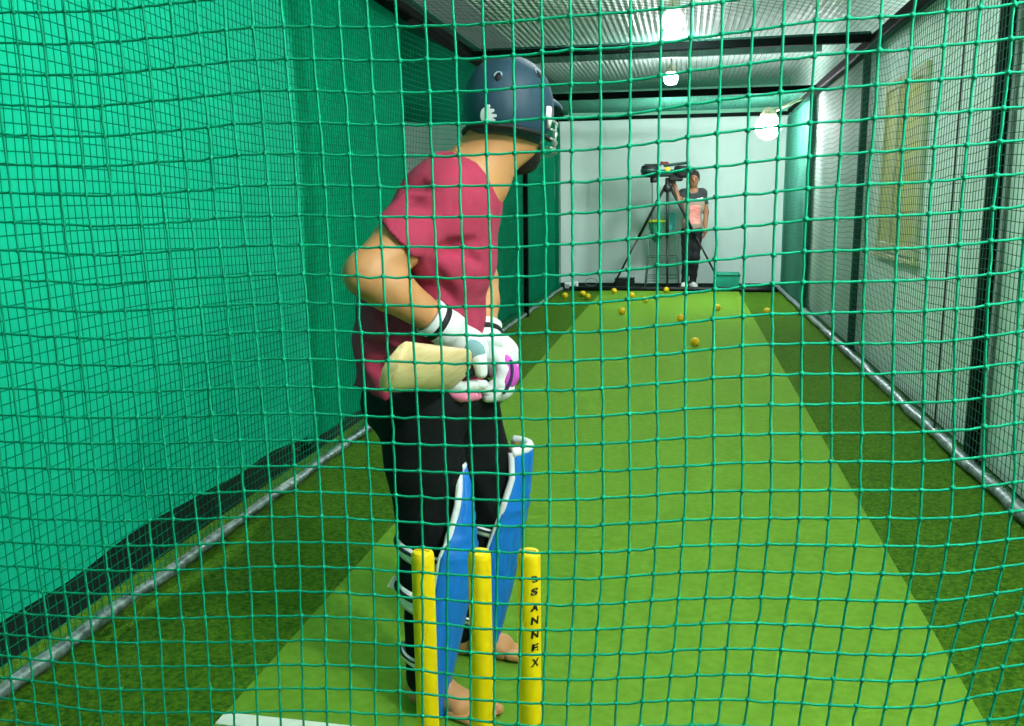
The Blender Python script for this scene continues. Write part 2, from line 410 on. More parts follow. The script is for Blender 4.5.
# thin black rope hanging on the right net
steel_bar('hanging_rope', (XR - 0.02, 4.98, 2.48), (XR - 0.02, 4.98, 0.05), 0.010, 'thin black rope hanging down the right net between the two thick posts', 'rope', M_black)

# ------------------------------------------------------------------ foreground net: horizontal and vertical place of each knot, millimetres
NET = """
-1285,1753 -1241,1751 -1196,1748 -1152,1746 -1107,1744 -1063,1742 -1019,1740 -975,1739 -931,1737 -887,1736 -843,1736 -799,1736 -755,1736 -711,1737 -667,1737 -624,1737 -581,1737 -538,1737 -495,1736 -452,1735 -410,1734 -368,1733 -326,1732 -284,1732 -243,1731 -202,1731 -161,1731 -120,1731 -79,1732 -38,1732 2,1733 42,1734 83,1735 123,1737 163,1738 202,1740 242,1742 281,1744 321,1746 360,1748 400,1750 439,1751 478,1753 517,1755 556,1757 595,1759
-1284,1707 -1240,1705 -1195,1703 -1150,1700 -1106,1698 -1061,1696 -1017,1694 -973,1692 -929,1691 -885,1690 -841,1690 -797,1690 -754,1691 -710,1692 -666,1693 -623,1693 -580,1693 -536,1692 -493,1691 -451,1690 -409,1689 -367,1688 -325,1687 -283,1686 -242,1686 -201,1686 -160,1687 -119,1687 -79,1688 -38,1689 2,1690 43,1691 83,1693 123,1695 162,1697 202,1699 242,1701 281,1703 321,1704 360,1706 399,1708 438,1710 477,1712 517,1714 556,1716 595,1719
-1284,1662 -1239,1660 -1194,1657 -1149,1655 -1104,1652 -1060,1650 -1015,1648 -971,1646 -927,1644 -883,1643 -840,1643 -796,1644 -753,1646 -709,1647 -666,1649 -622,1650 -579,1649 -535,1648 -492,1646 -449,1645 -407,1644 -365,1642 -324,1642 -282,1641 -241,1641 -200,1642 -160,1643 -119,1644 -79,1645 -38,1646 2,1647 43,1649 83,1651 123,1654 162,1656 202,1658 241,1660 281,1661 320,1663 360,1665 399,1667 438,1669 477,1671 516,1673 555,1676 594,1678
-1283,1616 -1238,1614 -1193,1612 -1148,1609 -1103,1607 -1058,1604 -1013,1602 -969,1599 -925,1598 -881,1597 -838,1597 -795,1599 -751,1601 -708,1603 -665,1605 -622,1606 -577,1605 -534,1604 -490,1601 -448,1600 -406,1598 -364,1597 -323,1596 -282,1596 -240,1596 -199,1598 -159,1599 -119,1600 -78,1601 -38,1602 3,1604 43,1606 83,1609 122,1612 162,1615 201,1617 241,1619 281,1620 320,1621 359,1623 398,1625 437,1628 476,1630 515,1632 554,1635 593,1637
-1282,1571 -1237,1568 -1192,1566 -1147,1564 -1101,1561 -1056,1558 -1011,1556 -966,1553 -923,1552 -879,1551 -836,1551 -793,1554 -750,1555 -708,1558 -665,1560 -622,1562 -575,1561 -532,1559 -489,1556 -447,1554 -405,1553 -363,1552 -322,1551 -281,1551 -239,1552 -199,1553 -159,1555 -119,1556 -78,1557 -37,1559 3,1562 43,1564 83,1568 122,1571 162,1574 201,1576 241,1577 281,1578 320,1580 359,1582 398,1584 437,1587 476,1589 515,1591 554,1594 593,1596
-1281,1525 -1236,1523 -1191,1520 -1145,1518 -1100,1515 -1055,1513 -1010,1510 -965,1507 -921,1506 -877,1505 -835,1506 -792,1509 -749,1511 -706,1513 -664,1516 -619,1517 -574,1516 -531,1514 -488,1512 -445,1509 -403,1507 -362,1507 -320,1506 -279,1506 -238,1507 -198,1509 -158,1512 -118,1511 -77,1512 -37,1515 3,1520 43,1523 82,1526 121,1530 162,1534 201,1535 241,1536 280,1536 320,1538 358,1540 397,1543 436,1546 475,1548 514,1550 553,1553 592,1555
-1280,1479 -1235,1477 -1190,1475 -1144,1472 -1099,1470 -1054,1467 -1008,1464 -963,1461 -920,1459 -876,1459 -833,1461 -791,1464 -747,1465 -705,1468 -662,1471 -616,1473 -572,1472 -529,1470 -486,1467 -444,1464 -402,1463 -360,1462 -320,1462 -279,1462 -238,1464 -198,1466 -158,1467 -118,1466 -77,1468 -37,1473 2,1478 42,1481 81,1484 121,1488 162,1491 202,1493 241,1494 280,1495 319,1497 358,1499 397,1502 436,1504 475,1507 514,1509 552,1512 591,1515
-1279,1433 -1234,1431 -1189,1429 -1143,1426 -1098,1424 -1053,1422 -1007,1419 -962,1417 -918,1415 -875,1414 -832,1416 -789,1419 -746,1421 -703,1423 -661,1427 -615,1428 -570,1427 -527,1425 -485,1422 -442,1420 -401,1419 -360,1418 -319,1418 -279,1419 -238,1420 -198,1422 -158,1421 -117,1422 -77,1424 -37,1429 2,1435 42,1439 81,1443 121,1446 161,1449 202,1450 241,1452 280,1454 319,1456 358,1458 397,1461 435,1463 474,1466 513,1468 552,1471 591,1474
-1278,1387 -1233,1385 -1187,1383 -1142,1381 -1097,1378 -1051,1376 -1006,1373 -961,1372 -918,1370 -875,1370 -831,1371 -789,1374 -745,1375 -702,1378 -659,1382 -614,1383 -569,1382 -525,1380 -483,1378 -441,1376 -400,1375 -359,1374 -319,1374 -279,1375 -238,1376 -198,1377 -157,1377 -117,1379 -77,1382 -37,1387 2,1392 41,1396 81,1400 121,1403 161,1406 201,1407 241,1410 279,1412 318,1413 357,1416 396,1418 435,1421 474,1424 513,1427 551,1430 590,1434
-1277,1341 -1232,1339 -1186,1337 -1141,1335 -1095,1333 -1050,1331 -1005,1329 -961,1327 -916,1325 -873,1325 -830,1326 -787,1327 -744,1330 -701,1333 -658,1336 -613,1337 -568,1337 -524,1335 -482,1333 -440,1332 -399,1331 -359,1331 -319,1331 -278,1331 -237,1331 -197,1332 -157,1334 -117,1336 -77,1339 -37,1345 3,1349 42,1352 81,1356 121,1360 161,1363 201,1365 240,1367 278,1369 317,1371 356,1373 395,1376 434,1379 473,1383 512,1386 551,1390 590,1393
-1276,1295 -1230,1293 -1185,1291 -1139,1289 -1094,1287 -1048,1285 -1003,1283 -959,1281 -914,1278 -871,1279 -827,1280 -785,1283 -742,1285 -700,1289 -657,1291 -612,1292 -568,1292 -524,1290 -481,1289 -440,1288 -400,1288 -359,1287 -318,1287 -277,1287 -236,1287 -195,1289 -156,1291 -117,1293 -77,1297 -36,1302 3,1306 42,1310 81,1314 121,1317 161,1321 200,1323 239,1325 278,1326 317,1328 356,1331 395,1334 434,1337 473,1341 512,1345 551,1349 590,1353
-1275,1248 -1229,1247 -1184,1245 -1138,1243 -1092,1241 -1047,1240 -1002,1238 -957,1235 -912,1233 -868,1233 -826,1236 -783,1239 -740,1242 -698,1245 -655,1247 -611,1248 -566,1247 -523,1246 -480,1244 -440,1244 -399,1244 -358,1243 -317,1243 -276,1243 -235,1243 -195,1246 -156,1247 -117,1250 -77,1254 -36,1259 4,1264 43,1267 82,1271 121,1275 161,1279 200,1281 239,1282 279,1283 317,1285 356,1288 394,1292 434,1295 473,1300 512,1304 551,1309 590,1313
-1273,1202 -1228,1200 -1182,1199 -1137,1197 -1091,1195 -1045,1193 -1000,1192 -956,1189 -911,1187 -867,1189 -825,1192 -782,1195 -739,1198 -695,1200 -652,1202 -608,1203 -565,1204 -522,1203 -480,1201 -439,1200 -398,1200 -357,1199 -316,1199 -276,1199 -235,1201 -195,1203 -156,1204 -117,1207 -76,1211 -36,1216 4,1221 43,1225 82,1229 121,1233 161,1236 201,1238 241,1239 280,1240 319,1242 357,1245 395,1249 434,1253 473,1258 512,1263 551,1268 591,1273
-1271,1155 -1226,1154 -1181,1153 -1136,1152 -1090,1150 -1044,1148 -999,1146 -954,1143 -909,1143 -867,1145 -824,1148 -781,1151 -737,1153 -692,1155 -649,1158 -606,1160 -563,1161 -521,1160 -479,1158 -438,1157 -397,1157 -355,1156 -315,1156 -275,1157 -235,1159 -195,1161 -156,1162 -116,1164 -76,1168 -36,1173 4,1178 43,1183 82,1188 122,1192 161,1194 202,1195 242,1196 281,1197 320,1199 359,1202 397,1206 435,1212 474,1217 513,1223 552,1228 591,1233
-1269,1109 -1224,1108 -1179,1107 -1134,1106 -1089,1105 -1043,1103 -998,1102 -953,1100 -909,1099 -866,1101 -823,1103 -780,1106 -736,1109 -692,1111 -648,1114 -605,1116 -562,1117 -520,1117 -478,1115 -437,1114 -396,1114 -354,1114 -314,1114 -275,1114 -235,1117 -194,1119 -155,1120 -115,1122 -75,1126 -36,1131 4,1136 43,1142 83,1146 122,1150 162,1151 203,1153 243,1154 282,1155 321,1156 360,1160 398,1165 436,1171 475,1177 514,1182 553,1188 592,1193
-1267,1062 -1222,1061 -1177,1061 -1132,1060 -1087,1059 -1042,1058 -997,1057 -953,1056 -909,1056 -865,1057 -822,1060 -779,1062 -735,1065 -691,1068 -647,1070 -604,1072 -562,1073 -519,1073 -477,1072 -436,1072 -395,1071 -353,1071 -313,1071 -274,1072 -234,1074 -194,1076 -154,1078 -114,1081 -75,1084 -35,1089 5,1094 44,1099 84,1104 124,1107 164,1109 204,1110 244,1111 284,1112 323,1114 361,1117 400,1123 438,1130 477,1136 516,1142 555,1148 594,1153
-1265,1016 -1220,1015 -1175,1014 -1130,1014 -1085,1013 -1041,1013 -996,1012 -952,1012 -908,1013 -865,1014 -821,1016 -777,1019 -733,1022 -689,1025 -646,1027 -603,1029 -561,1029 -518,1029 -476,1028 -435,1028 -394,1028 -353,1028 -313,1028 -273,1030 -233,1031 -193,1033 -153,1035 -113,1038 -73,1042 -34,1047 6,1052 45,1057 85,1060 125,1064 166,1066 206,1067 246,1068 286,1070 325,1072 364,1076 402,1082 440,1088 479,1095 518,1101 556,1107 595,1114
-1262,969 -1218,969 -1173,968 -1128,968 -1084,968 -1039,968 -995,968 -951,968 -907,970 -863,971 -820,973 -776,976 -732,979 -688,982 -644,984 -601,986 -559,987 -517,986 -476,985 -434,985 -393,986 -353,986 -312,986 -272,987 -232,989 -192,990 -152,993 -112,996 -73,1001 -33,1005 7,1010 47,1014 87,1018 127,1020 167,1022 208,1024 248,1026 288,1028 328,1030 367,1033 404,1039 442,1047 481,1054 520,1060 558,1067 597,1074
-1260,923 -1216,923 -1171,922 -1127,922 -1082,922 -1038,923 -994,923 -950,924 -906,926 -862,928 -819,930 -775,933 -731,936 -687,939 -643,941 -599,943 -558,944 -516,944 -475,943 -434,943 -392,943 -352,943 -311,943 -271,945 -231,946 -191,948 -151,951 -111,954 -72,958 -32,963 9,968 48,972 88,975 128,978 169,980 210,981 251,983 291,985 330,988 370,992 407,998 445,1005 484,1012 522,1020 560,1027 598,1034
-1258,877 -1214,877 -1169,877 -1125,877 -1081,877 -1037,878 -993,879 -949,880 -905,882 -861,884 -818,887 -774,890 -730,893 -686,896 -642,898 -598,900 -557,901 -516,901 -475,901 -433,900 -392,900 -351,900 -310,900 -270,901 -230,903 -191,906 -151,908 -111,912 -71,916 -30,921 10,925 50,929 90,933 130,936 171,938 212,940 252,942 293,943 333,946 372,950 410,956 448,963 486,971 524,979 561,986 599,994
-1256,831 -1212,831 -1168,831 -1124,832 -1080,832 -1036,833 -992,834 -948,836 -904,838 -860,840 -817,844 -774,847 -731,850 -687,854 -642,856 -598,858 -557,859 -516,859 -474,859 -433,859 -391,859 -350,858 -310,858 -270,859 -231,861 -191,863 -150,866 -110,870 -70,874 -30,879 10,884 50,888 91,891 132,893 172,895 213,898 254,900 294,902 334,904 374,908 413,914 451,922 488,930 525,938 562,946 599,955
-1254,786 -1210,786 -1166,786 -1122,787 -1078,787 -1035,788 -991,789 -947,791 -903,793 -859,796 -816,800 -773,803 -731,807 -687,811 -642,813 -599,816 -557,817 -515,818 -474,816 -433,816 -392,816 -350,816 -310,816 -271,817 -232,819 -191,821 -150,823 -110,827 -70,832 -30,837 9,842 50,846 91,849 132,852 173,854 213,856 254,859 294,861 335,862 375,866 414,873 452,880 489,889 525,898 561,907 598,916
-1253,741 -1209,741 -1165,742 -1121,742 -1077,743 -1034,743 -990,745 -946,746 -903,749 -859,752 -815,755 -772,759 -730,764 -687,767 -643,770 -599,773 -557,775 -516,776 -474,776 -433,775 -392,775 -351,775 -311,775 -272,775 -233,777 -192,778 -151,781 -111,785 -71,790 -32,796 8,801 49,805 89,808 130,811 171,813 212,815 252,817 293,819 333,821 373,825 413,831 450,839 487,848 523,858 560,867 596,876
-1251,697 -1207,697 -1163,697 -1120,698 -1076,698 -1033,699 -989,701 -946,702 -902,705 -859,708 -815,711 -772,715 -730,720 -687,724 -643,727 -600,731 -558,733 -516,733 -475,734 -434,733 -393,734 -353,733 -313,733 -274,733 -234,734 -193,736 -153,739 -112,742 -73,747 -33,753 7,759 47,763 87,767 127,769 168,771 209,773 249,775 290,777 330,779 370,783 409,790 447,799 484,808 520,818 557,828 593,838
-1250,654 -1206,653 -1163,653 -1119,654 -1075,654 -1032,655 -988,657 -945,659 -903,662 -859,665 -815,668 -772,672 -730,677 -687,681 -644,685 -601,688 -559,690 -517,690 -476,690 -435,690 -395,691 -355,690 -315,689 -275,689 -236,691 -195,693 -154,696 -115,700 -76,705 -36,711 4,717 44,721 84,725 124,728 164,730 205,731 245,733 285,735 325,737 365,741 404,749 442,759 479,769 516,779 553,789 589,799
-1250,610 -1206,610 -1162,610 -1118,610 -1074,610 -1031,611 -988,613 -945,616 -902,618 -859,621 -816,625 -773,629 -731,633 -688,637 -645,641 -602,645 -560,647 -518,648 -476,648 -436,649 -396,649 -356,648 -317,645 -277,646 -237,648 -197,651 -157,654 -118,658 -79,663 -39,668 1,674 41,679 80,684 121,687 160,688 201,690 241,691 281,693 320,696 359,700 398,708 436,719 473,729 510,739 547,749 585,760
-1250,568 -1206,567 -1162,567 -1118,567 -1074,567 -1030,567 -988,567 -945,570 -903,573 -859,578 -816,582 -773,585 -731,589 -689,593 -646,598 -603,602 -562,604 -519,605 -477,606 -437,607 -398,607 -358,606 -318,603 -279,603 -239,606 -199,609 -159,612 -121,616 -82,621 -42,626 -1,632 38,637 78,642 117,645 156,647 197,648 237,649 276,651 315,653 354,657 391,667 429,678 467,689 504,699 542,710 579,720
-1250,525 -1206,525 -1162,524 -1118,523 -1074,523 -1030,523 -988,523 -946,525 -904,528 -861,533 -818,537 -774,541 -731,545 -689,549 -647,554 -605,558 -563,561 -521,563 -479,564 -438,566 -399,565 -359,563 -319,560 -280,561 -241,564 -201,567 -162,569 -124,573 -85,579 -45,584 -5,590 35,595 75,600 114,603 153,605 194,606 233,607 272,609 310,611 348,615 385,624 422,637 460,648 498,659 535,670 573,680
-1250,482 -1206,482 -1163,481 -1119,481 -1074,479 -1031,477 -989,478 -947,480 -905,484 -863,488 -819,493 -775,497 -732,501 -690,506 -648,511 -607,515 -565,519 -523,521 -481,523 -439,524 -400,524 -360,523 -320,521 -281,522 -242,523 -203,525 -164,527 -126,531 -87,536 -47,543 -8,549 32,554 71,558 111,561 150,562 190,564 229,565 268,567 306,569 343,574 380,583 416,595 454,607 492,618 529,629 567,639
-1251,440 -1207,439 -1163,439 -1120,438 -1076,437 -1033,435 -990,434 -948,437 -906,440 -864,444 -820,450 -776,454 -734,458 -691,464 -649,469 -608,474 -566,477 -524,479 -482,480 -440,482 -401,484 -361,485 -321,486 -282,484 -243,484 -205,485 -166,487 -128,490 -89,495 -50,501 -11,506 29,511 68,515 107,518 147,520 186,521 225,523 263,525 301,529 338,534 375,543 411,554 448,565 486,576 523,587 561,598
-1251,397 -1208,396 -1164,396 -1121,395 -1077,393 -1034,392 -992,392 -949,394 -907,397 -864,401 -821,406 -778,411 -735,416 -693,421 -651,426 -609,431 -567,434 -525,437 -483,438 -442,441 -402,444 -362,446 -322,447 -283,446 -245,446 -206,446 -168,448 -129,450 -91,454 -52,459 -13,464 26,468 65,471 104,474 143,477 182,479 221,481 259,484 296,489 333,495 370,503 406,513 443,523 480,534 517,545 555,556
-1252,354 -1208,353 -1165,352 -1122,351 -1079,350 -1036,350 -993,350 -950,351 -908,354 -865,358 -822,363 -779,368 -736,373 -694,379 -652,384 -610,388 -568,392 -526,395 -485,398 -443,401 -403,403 -363,406 -324,407 -285,407 -246,407 -208,408 -170,409 -131,411 -93,414 -54,417 -16,421 23,425 62,428 101,431 140,434 178,436 216,440 254,444 291,449 328,455 365,463 401,472 438,482 475,492 511,503 548,514
-1252,311 -1209,310 -1166,309 -1123,308 -1080,307 -1037,307 -994,308 -951,309 -909,312 -866,316 -823,320 -781,325 -738,330 -695,336 -653,341 -611,345 -569,349 -527,353 -486,357 -445,360 -404,363 -365,366 -325,367 -286,368 -248,369 -209,369 -171,370 -133,371 -95,373 -56,376 -18,378 20,381 59,384 97,388 136,391 174,394 212,398 249,403 286,408 323,415 360,423 396,431 433,440 469,450 506,461 542,471
"""
G = np.array([[[float(a) for a in c.split(',')] for c in ln.split()] for ln in NET.strip().splitlines()]) / 1000.0
YN = 1.25
PIT = 0.0415
nl = int((G[:, 0, 0].min() + 1.72) / PIT); nrt = int((1.33 - G[:, -1, 0].max()) / PIT)
fade = lambda k: 1 - math.exp(-k / 10.0)
L_ = [np.stack([G[:, 0, 0] - PIT * k, G[:, 0, 1]], 1) for k in range(nl, 0, -1)]
R_ = [np.stack([G[:, -1, 0] + PIT * k, G[:, -1, 1]], 1) for k in range(1, nrt + 1)]
G = np.concatenate([np.stack(L_, 1), G, np.stack(R_, 1)], 1)
nd = int((G[-1, :, 1].min() - 0.03) / PIT); nup = int((2.47 - G[0, :, 1].max()) / PIT)
dtop = (G[0] - G[3]) / 3; dbot = (G[-1] - G[-4]) / 3
U_ = [np.stack([G[0, :, 0] + dtop[:, 0] * k, G[0, :, 1] + PIT * k], 1) for k in range(nup, 0, -1)]
D_ = [np.stack([G[-1, :, 0] + dbot[:, 0] * k * 0.6, G[-1, :, 1] - PIT * k], 1) for k in range(1, nd + 1)]
G = np.concatenate([np.stack(U_, 0), G, np.stack(D_, 0)], 0)
nr_, nc_ = G.shape[:2]
def n3(r, c):
    x, z = G[r, c]; return np.array((x, YN + 0.012 * math.sin(2.1 * x + 1) * math.sin(1.7 * z), z))
RC = 0.0020
b = MB()
for r in range(nr_):
    pts = []
    for c in range(nc_):
        p = n3(r, c); pts.append(p)
        if c < nc_ - 1:
            q = n3(r, c + 1); mpt = (p + q) / 2 + np.array([0, rng.normal(0, 0.0008), -0.0010 + rng.normal(0, 0.0006)]); pts.append(mpt)
    b.tube(pts, RC, 5)
for c in range(nc_):
    pts = []
    for r in range(nr_):
        p = n3(r, c); pts.append(p)
        if r < nr_ - 1: pts.append((p + n3(r + 1, c)) / 2 + np.array([rng.normal(0, 0.0006), rng.normal(0, 0.0008), 0]))
    b.tube(pts, RC, 5)
for r in range(nr_):
    for c in range(nc_):
        b.ball(n3(r, c) + np.array([rng.normal(0, 0.0006), 0, rng.normal(0, 0.0006)]), (0.0046, 0.0042, 0.0044), 6)
tag(b.build('batting_net', M_netf), 'sea green knotted net hanging across the whole view in front of the stumps', 'net')

# ------------------------------------------------------------------ lamps and added fill lights
def lamp(p, r, label, top):
    p = np.array(p, float); t = thing('pendant_lamp', p + [0, 0, r], label, 'lamp', 'lit lamps of the cage')
    b = MB(); b.ball(p, r, 20); b.build('globe', M_bulb3 if r > 0.1 else M_bulb, t)
    b = MB(); b.lathe(p + [0, 0, r * 0.85], [(r * 0.62, 0), (r * 0.66, 0.02), (r * 0.45, 0.06), (r * 0.3, 0.09), (0.012, 0.10)], 18); b.build('lamp_cap', M_lampcap, t)
    if top > p[2] + r + 0.12:
        b = MB(); b.tube([p + [0, 0, r + 0.08], (p[0], p[1], top)], 0.006, 8); b.build('cord', M_black, t)
    return t
P1 = at(673, 21, 7.0); lamp(P1, 0.082, 'round lit lamp nearest the camera, hanging under the corrugated ceiling', 3.03)
P2 = at(671, 79, 11.2); lamp(P2, 0.085, 'round lit lamp hanging between the roof beam and the back wall', 3.03)
P3 = at(768, 127, 11.3)
t3 = lamp(P3, 0.15, 'large bright lamp glaring in the upper right corner of the white back wall', 0)
b = MB(); b.tube([P3 + [0.05, 0, 0.17], P3 + [0.14, 0, 0.22], (XR, P3[1], 2.47)], 0.018, 8); b.build('bracket', M_lampcap, t3)
b = MB(); b.tube([P1 + [0.02, 0.02, 0.16], P1 + [0.3, 0.0, 0.20], P1 + [0.62, 0.0, 0.27]], 0.008, 8); tag(b.build('lamp_cable', M_black), 'black cable running off beside the nearest round lamp', 'cable')
def point(p, e, size, rgb=(1, 1, 1)):
    l = bpy.data.lights.new('point_light', 'POINT'); l.energy = e; l.shadow_soft_size = size; l.color = rgb
    o = bpy.data.objects.new('point_light', l); COL.objects.link(o); o.location = Vector([float(x) for x in p]); return o
point((1.18, 0.75, 2.42), KEY, 0.07, (1, 0.98, 0.94))       # the cage's lamp just above the right of the frame
point((0.0, 4.3, 2.85), 75, 0.08, (0.95, 1, 0.98))  # added fill with no lamp body, lifts the pitch and right wall
point((-0.3, -0.5, 2.6), 14, 0.2, (0.96, 1, 0.98))  # weak fill light added behind the camera
point((-3.9, 2.2, 2.2), 360, 0.15, (0.95, 1, 0.98))        # lamp of the neighbouring lane behind the cloth
point((-4.2, 9.0, 1.1), 170, 0.15, (0.95, 1, 0.98))  # unseen light added low in the next lane to brighten its back wall
W = bpy.data.worlds.new('world'); SC.world = W; W.use_nodes = True
W.node_tree.nodes['Background'].inputs['Color'].default_value = (0.72, 0.95, 0.86, 1); W.node_tree.nodes['Background'].inputs['Strength'].default_value = 0.16

# ------------------------------------------------------------------ stumps
M_yel = mat('yellow plastic', (246, 212, 6), 0.4, var=0.03, vscale=12)
M_ink = mat('black print', (14, 14, 12), 0.5)
ST = []
for px in (422.5, 479.3, 528.8):
    p = at(px, 550.5, 1.40); ST.append(p)
for (p, lab) in zip(ST, ('plain yellow stump nearest the green curtain, in front of the near blue pad', 'plain yellow stump in the middle of the three', 'yellow stump with black letters printed down it')):
    r = 0.0203; h = p[2]
    t = thing('stump', (p[0], p[1], 0.016), lab, 'stump', 'three yellow stumps')
    b = MB(); b.lathe((p[0], p[1], 0.016), [(r * 0.55, 0), (r, 0.03), (r, h - 0.016 - 0.012), (r * 0.96, h - 0.016 - 0.006), (r * 0.82, h - 0.016 - 0.001), (r * 0.5, h - 0.016)], 28)
    autosmooth(b.build('shaft', M_yel, t), 50)
    b = MB(); b.box((p[0], p[1], h + 0.0003), (r * 1.3, 0.006, 0.0012), bev=0.0004); b.build('bail_groove', mat('groove', (196, 160, 4), 0.5), t, smooth=False)
    ST_last = t
def letters(txt_items, c, r, parent):
    V = []; F = []
    for ch, ang0, z0, w, h, sh in txt_items:
        cu = bpy.data.curves.new('t', 'FONT'); cu.body = ch; cu.size = 1.0; cu.offset = 0.05; cu.resolution_u = 3
        o = bpy.data.objects.new('t', cu); COL.objects.link(o)
        dg = bpy.context.evaluated_depsgraph_get(); me = bpy.data.meshes.new_from_object(o.evaluated_get(dg))
        co = np.array([v.co[:] for v in me.vertices]); mn, mx = co.min(0), co.max(0)
        q = (co[:, :2] - (mn[:2] + mx[:2]) / 2) / np.maximum(mx[:2] - mn[:2], 1e-6)
        q[:, 0] += sh * q[:, 1]
        off = len(V)
        for x, y in q:
            a = ang0 + x * w / r
            V.append((c[0] + math.sin(a) * (r + 0.0006), c[1] - math.cos(a) * (r + 0.0006), z0 + y * h))
        F += [tuple(i + off for i in p.vertices) for p in me.polygons]
        bpy.data.objects.remove(o)
    me = bpy.data.meshes.new('lettering'); me.from_pydata(V, [], F); me.materials.append(M_ink); me.update()
    o = link('lettering', me, parent); md = o.modifiers.new('t', 'SOLIDIFY'); md.thickness = 0.0006; return tag(o, 'black printed letters')
p = ST[2]; zpx = lambda y: at(536, y, 1.382)[2]
items = [('3', 0.69, zpx(580), 0.012, 0.012, -0.3), ('S', 0.65, zpx(592.4), 0.0135, 0.0135, 0.15), ('A', 0.67, zpx(608), 0.0150, 0.0145, 0.15), ('N', 0.67, zpx(621.2), 0.0145, 0.0140, 0.1), ('N', 0.67, zpx(635.2), 0.0145, 0.0140, 0.1), ('E', 0.67, zpx(648.2), 0.0130, 0.0140, 0.1), ('X', 0.67, zpx(663.2), 0.0150, 0.0145, 0.15)]
letters(items, p, 0.0203, ST_last)

# ------------------------------------------------------------------ balls
M_ball = mat('yellow ball', (236, 196, 20), 0.5, var=0.08, vscale=60, bump=0.15, bscale=200)
BL = [(695, 343, 'yellow ball alone on the mat, closest to the batsman'), (680.5, 319, 'yellow ball on the mat, second closest to the batsman'),
      (622, 312, 'yellow ball on the left of the mat, between the tripod and the batsman'), (717, 308.5, 'yellow ball near the right edge of the light mat, below the teal crate'),
      (767, 311.5, 'yellow ball on the dark turf by the right side net'), (645, 300.5, 'orange yellow ball at the far end of the mat, below the stand with buckets'),
      (632, 296.2, 'yellow ball at the far end of the mat, below the black box'), (614, 291.8, 'yellow ball beside the foot of the left tripod leg'),
      (587.8, 296.8, 'front ball of the touching pair on the dark turf at the left'), (582.8, 293.8, 'back ball of the touching pair on the dark turf at the left'),
      (565, 295.6, 'yellow ball nearest the left floor pipe, in front of the white boxes'), (666.5, 290.6, 'yellow ball in front of the white shoes at the end of the mat')]
for x, y, lab in BL:
    r = 0.04; c = fl(x, y, 0.045)
    zb = 0.016 if -1.137 < c[0] < 0.765 and c[1] < 12.6 else (0.008 if c[1] < 12.6 else 0.0)
    t = MB(); t.ball((c[0], c[1], zb + r), r, 20); o = t.build('ball', M_ball); tag(o, lab, 'ball', 'yellow practice balls')
    t = MB(); ang = rng.uniform(0, PI); ax = np.array([math.cos(ang), math.sin(ang), 0.6]); ax = _n(ax); u = _n(np.cross(ax, [0, 0, 1])); v = np.cross(ax, u)
    t.tube([np.array((c[0], c[1], zb + r)) + (r - 0.0004) * (math.cos(q) * u + math.sin(q) * v) for q in np.linspace(0, 2 * PI, 33)[:-1]], 0.0016, 5, closed=True); t.build('seam', mat('ball seam', (200, 160, 16), 0.6), o)

# ------------------------------------------------------------------ bowling machine on its tripod
M_mach = mat('dark green machine shell', (26, 62, 56), 0.4, var=0.1, vscale=8)
M_tyre = mat('black rubber wheel', (20, 24, 24), 0.7)
M_tube = mat('black tripod tube', (24, 30, 30), 0.4)
M_red = mat('dull red knob', (120, 50, 46), 0.5)
YM = 12.9
ap = at(667.5, 185, YM)
t = thing('bowling_machine', (ap[0], YM, 0), 'dark bowling machine on a tall black tripod in front of the white back wall', 'bowling machine')
for foot in (fl(612, 289.5), at(722, 287.5, 13.24), fl(667.3, 292.5)):
    foot = np.array([foot[0], foot[1], 0.038 if foot[1] < 12.64 else 0.021]); top = ap + _n(foot - ap) * [1, 1, 0] * 0.05
    b = MB(); b.tube([top, top + (foot - top) * 0.5], 0.021, 10); b.tube([top + (foot - top) * 0.48, foot], 0.015, 10); b.ball(foot, (0.025, 0.025, 0.02), 8); b.build('leg', M_tube, t)
b = MB(); b.lathe(ap + [0, 0, -0.10], [(0.03, 0), (0.06, 0.02), (0.06, 0.08), (0.035, 0.11), (0.035, 0.2)], 16); b.build('tripod_head', M_tube, t)
b = MB(); b.tube([ap + [0, 0, -0.1], ap + [0.0, 0.0, -0.75]], 0.012, 8); b.build('centre_column', M_tube, t)
cL, cR = at(650, 171, YM), at(683, 171.5, YM); mid = at(667, 172, YM)
def wheel(c, nm):
    b = MB(); b.lathe(c + [0, 0, -0.07], [(0.06, -0.02), (0.10, -0.018), (0.118, 0.0), (0.125, 0.03), (0.125, 0.11), (0.118, 0.14), (0.09, 0.15), (0.03, 0.15)], 28)
    o = autosmooth(b.build(nm, M_tyre, t), 50)
    b = MB(); b.lathe(c + [0, 0, -0.02], [(0.126, 0), (0.135, 0.01), (0.135, 0.04), (0.126, 0.05)], 28); b.build('wheel_rim', M_mach, o)
    return o
wheel(cL, 'drive_wheel'); wheel(cR, 'drive_wheel')
b = MB(); b.box(mid + [0, 0.05, -0.015], (0.50, 0.10, 0.10), bev=0.02); b.build('frame', M_mach, t, smooth=False)
b = MB(); b.box(mid + [0.13, 0.0, 0.105], (0.36, 0.22, 0.035), R=frame_from((1, 0, 0.10)), bev=0.012); b.box(mid + [-0.2, 0.0, 0.10], (0.24, 0.2, 0.03), bev=0.012); b.build('wheel_guard', M_mach, t, smooth=False)
b = MB(); b.lathe(at(654, 179, YM) + [0, 0, -0.05], [(0.05, 0), (0.055, 0.01), (0.055, 0.09), (0.03, 0.1)], 16); b.build('motor', M_black, t)
b = MB(); b.box(at(676, 178.0, YM), (0.20, 0.16, 0.09), bev=0.02); b.build('motor', M_black, t, smooth=False)
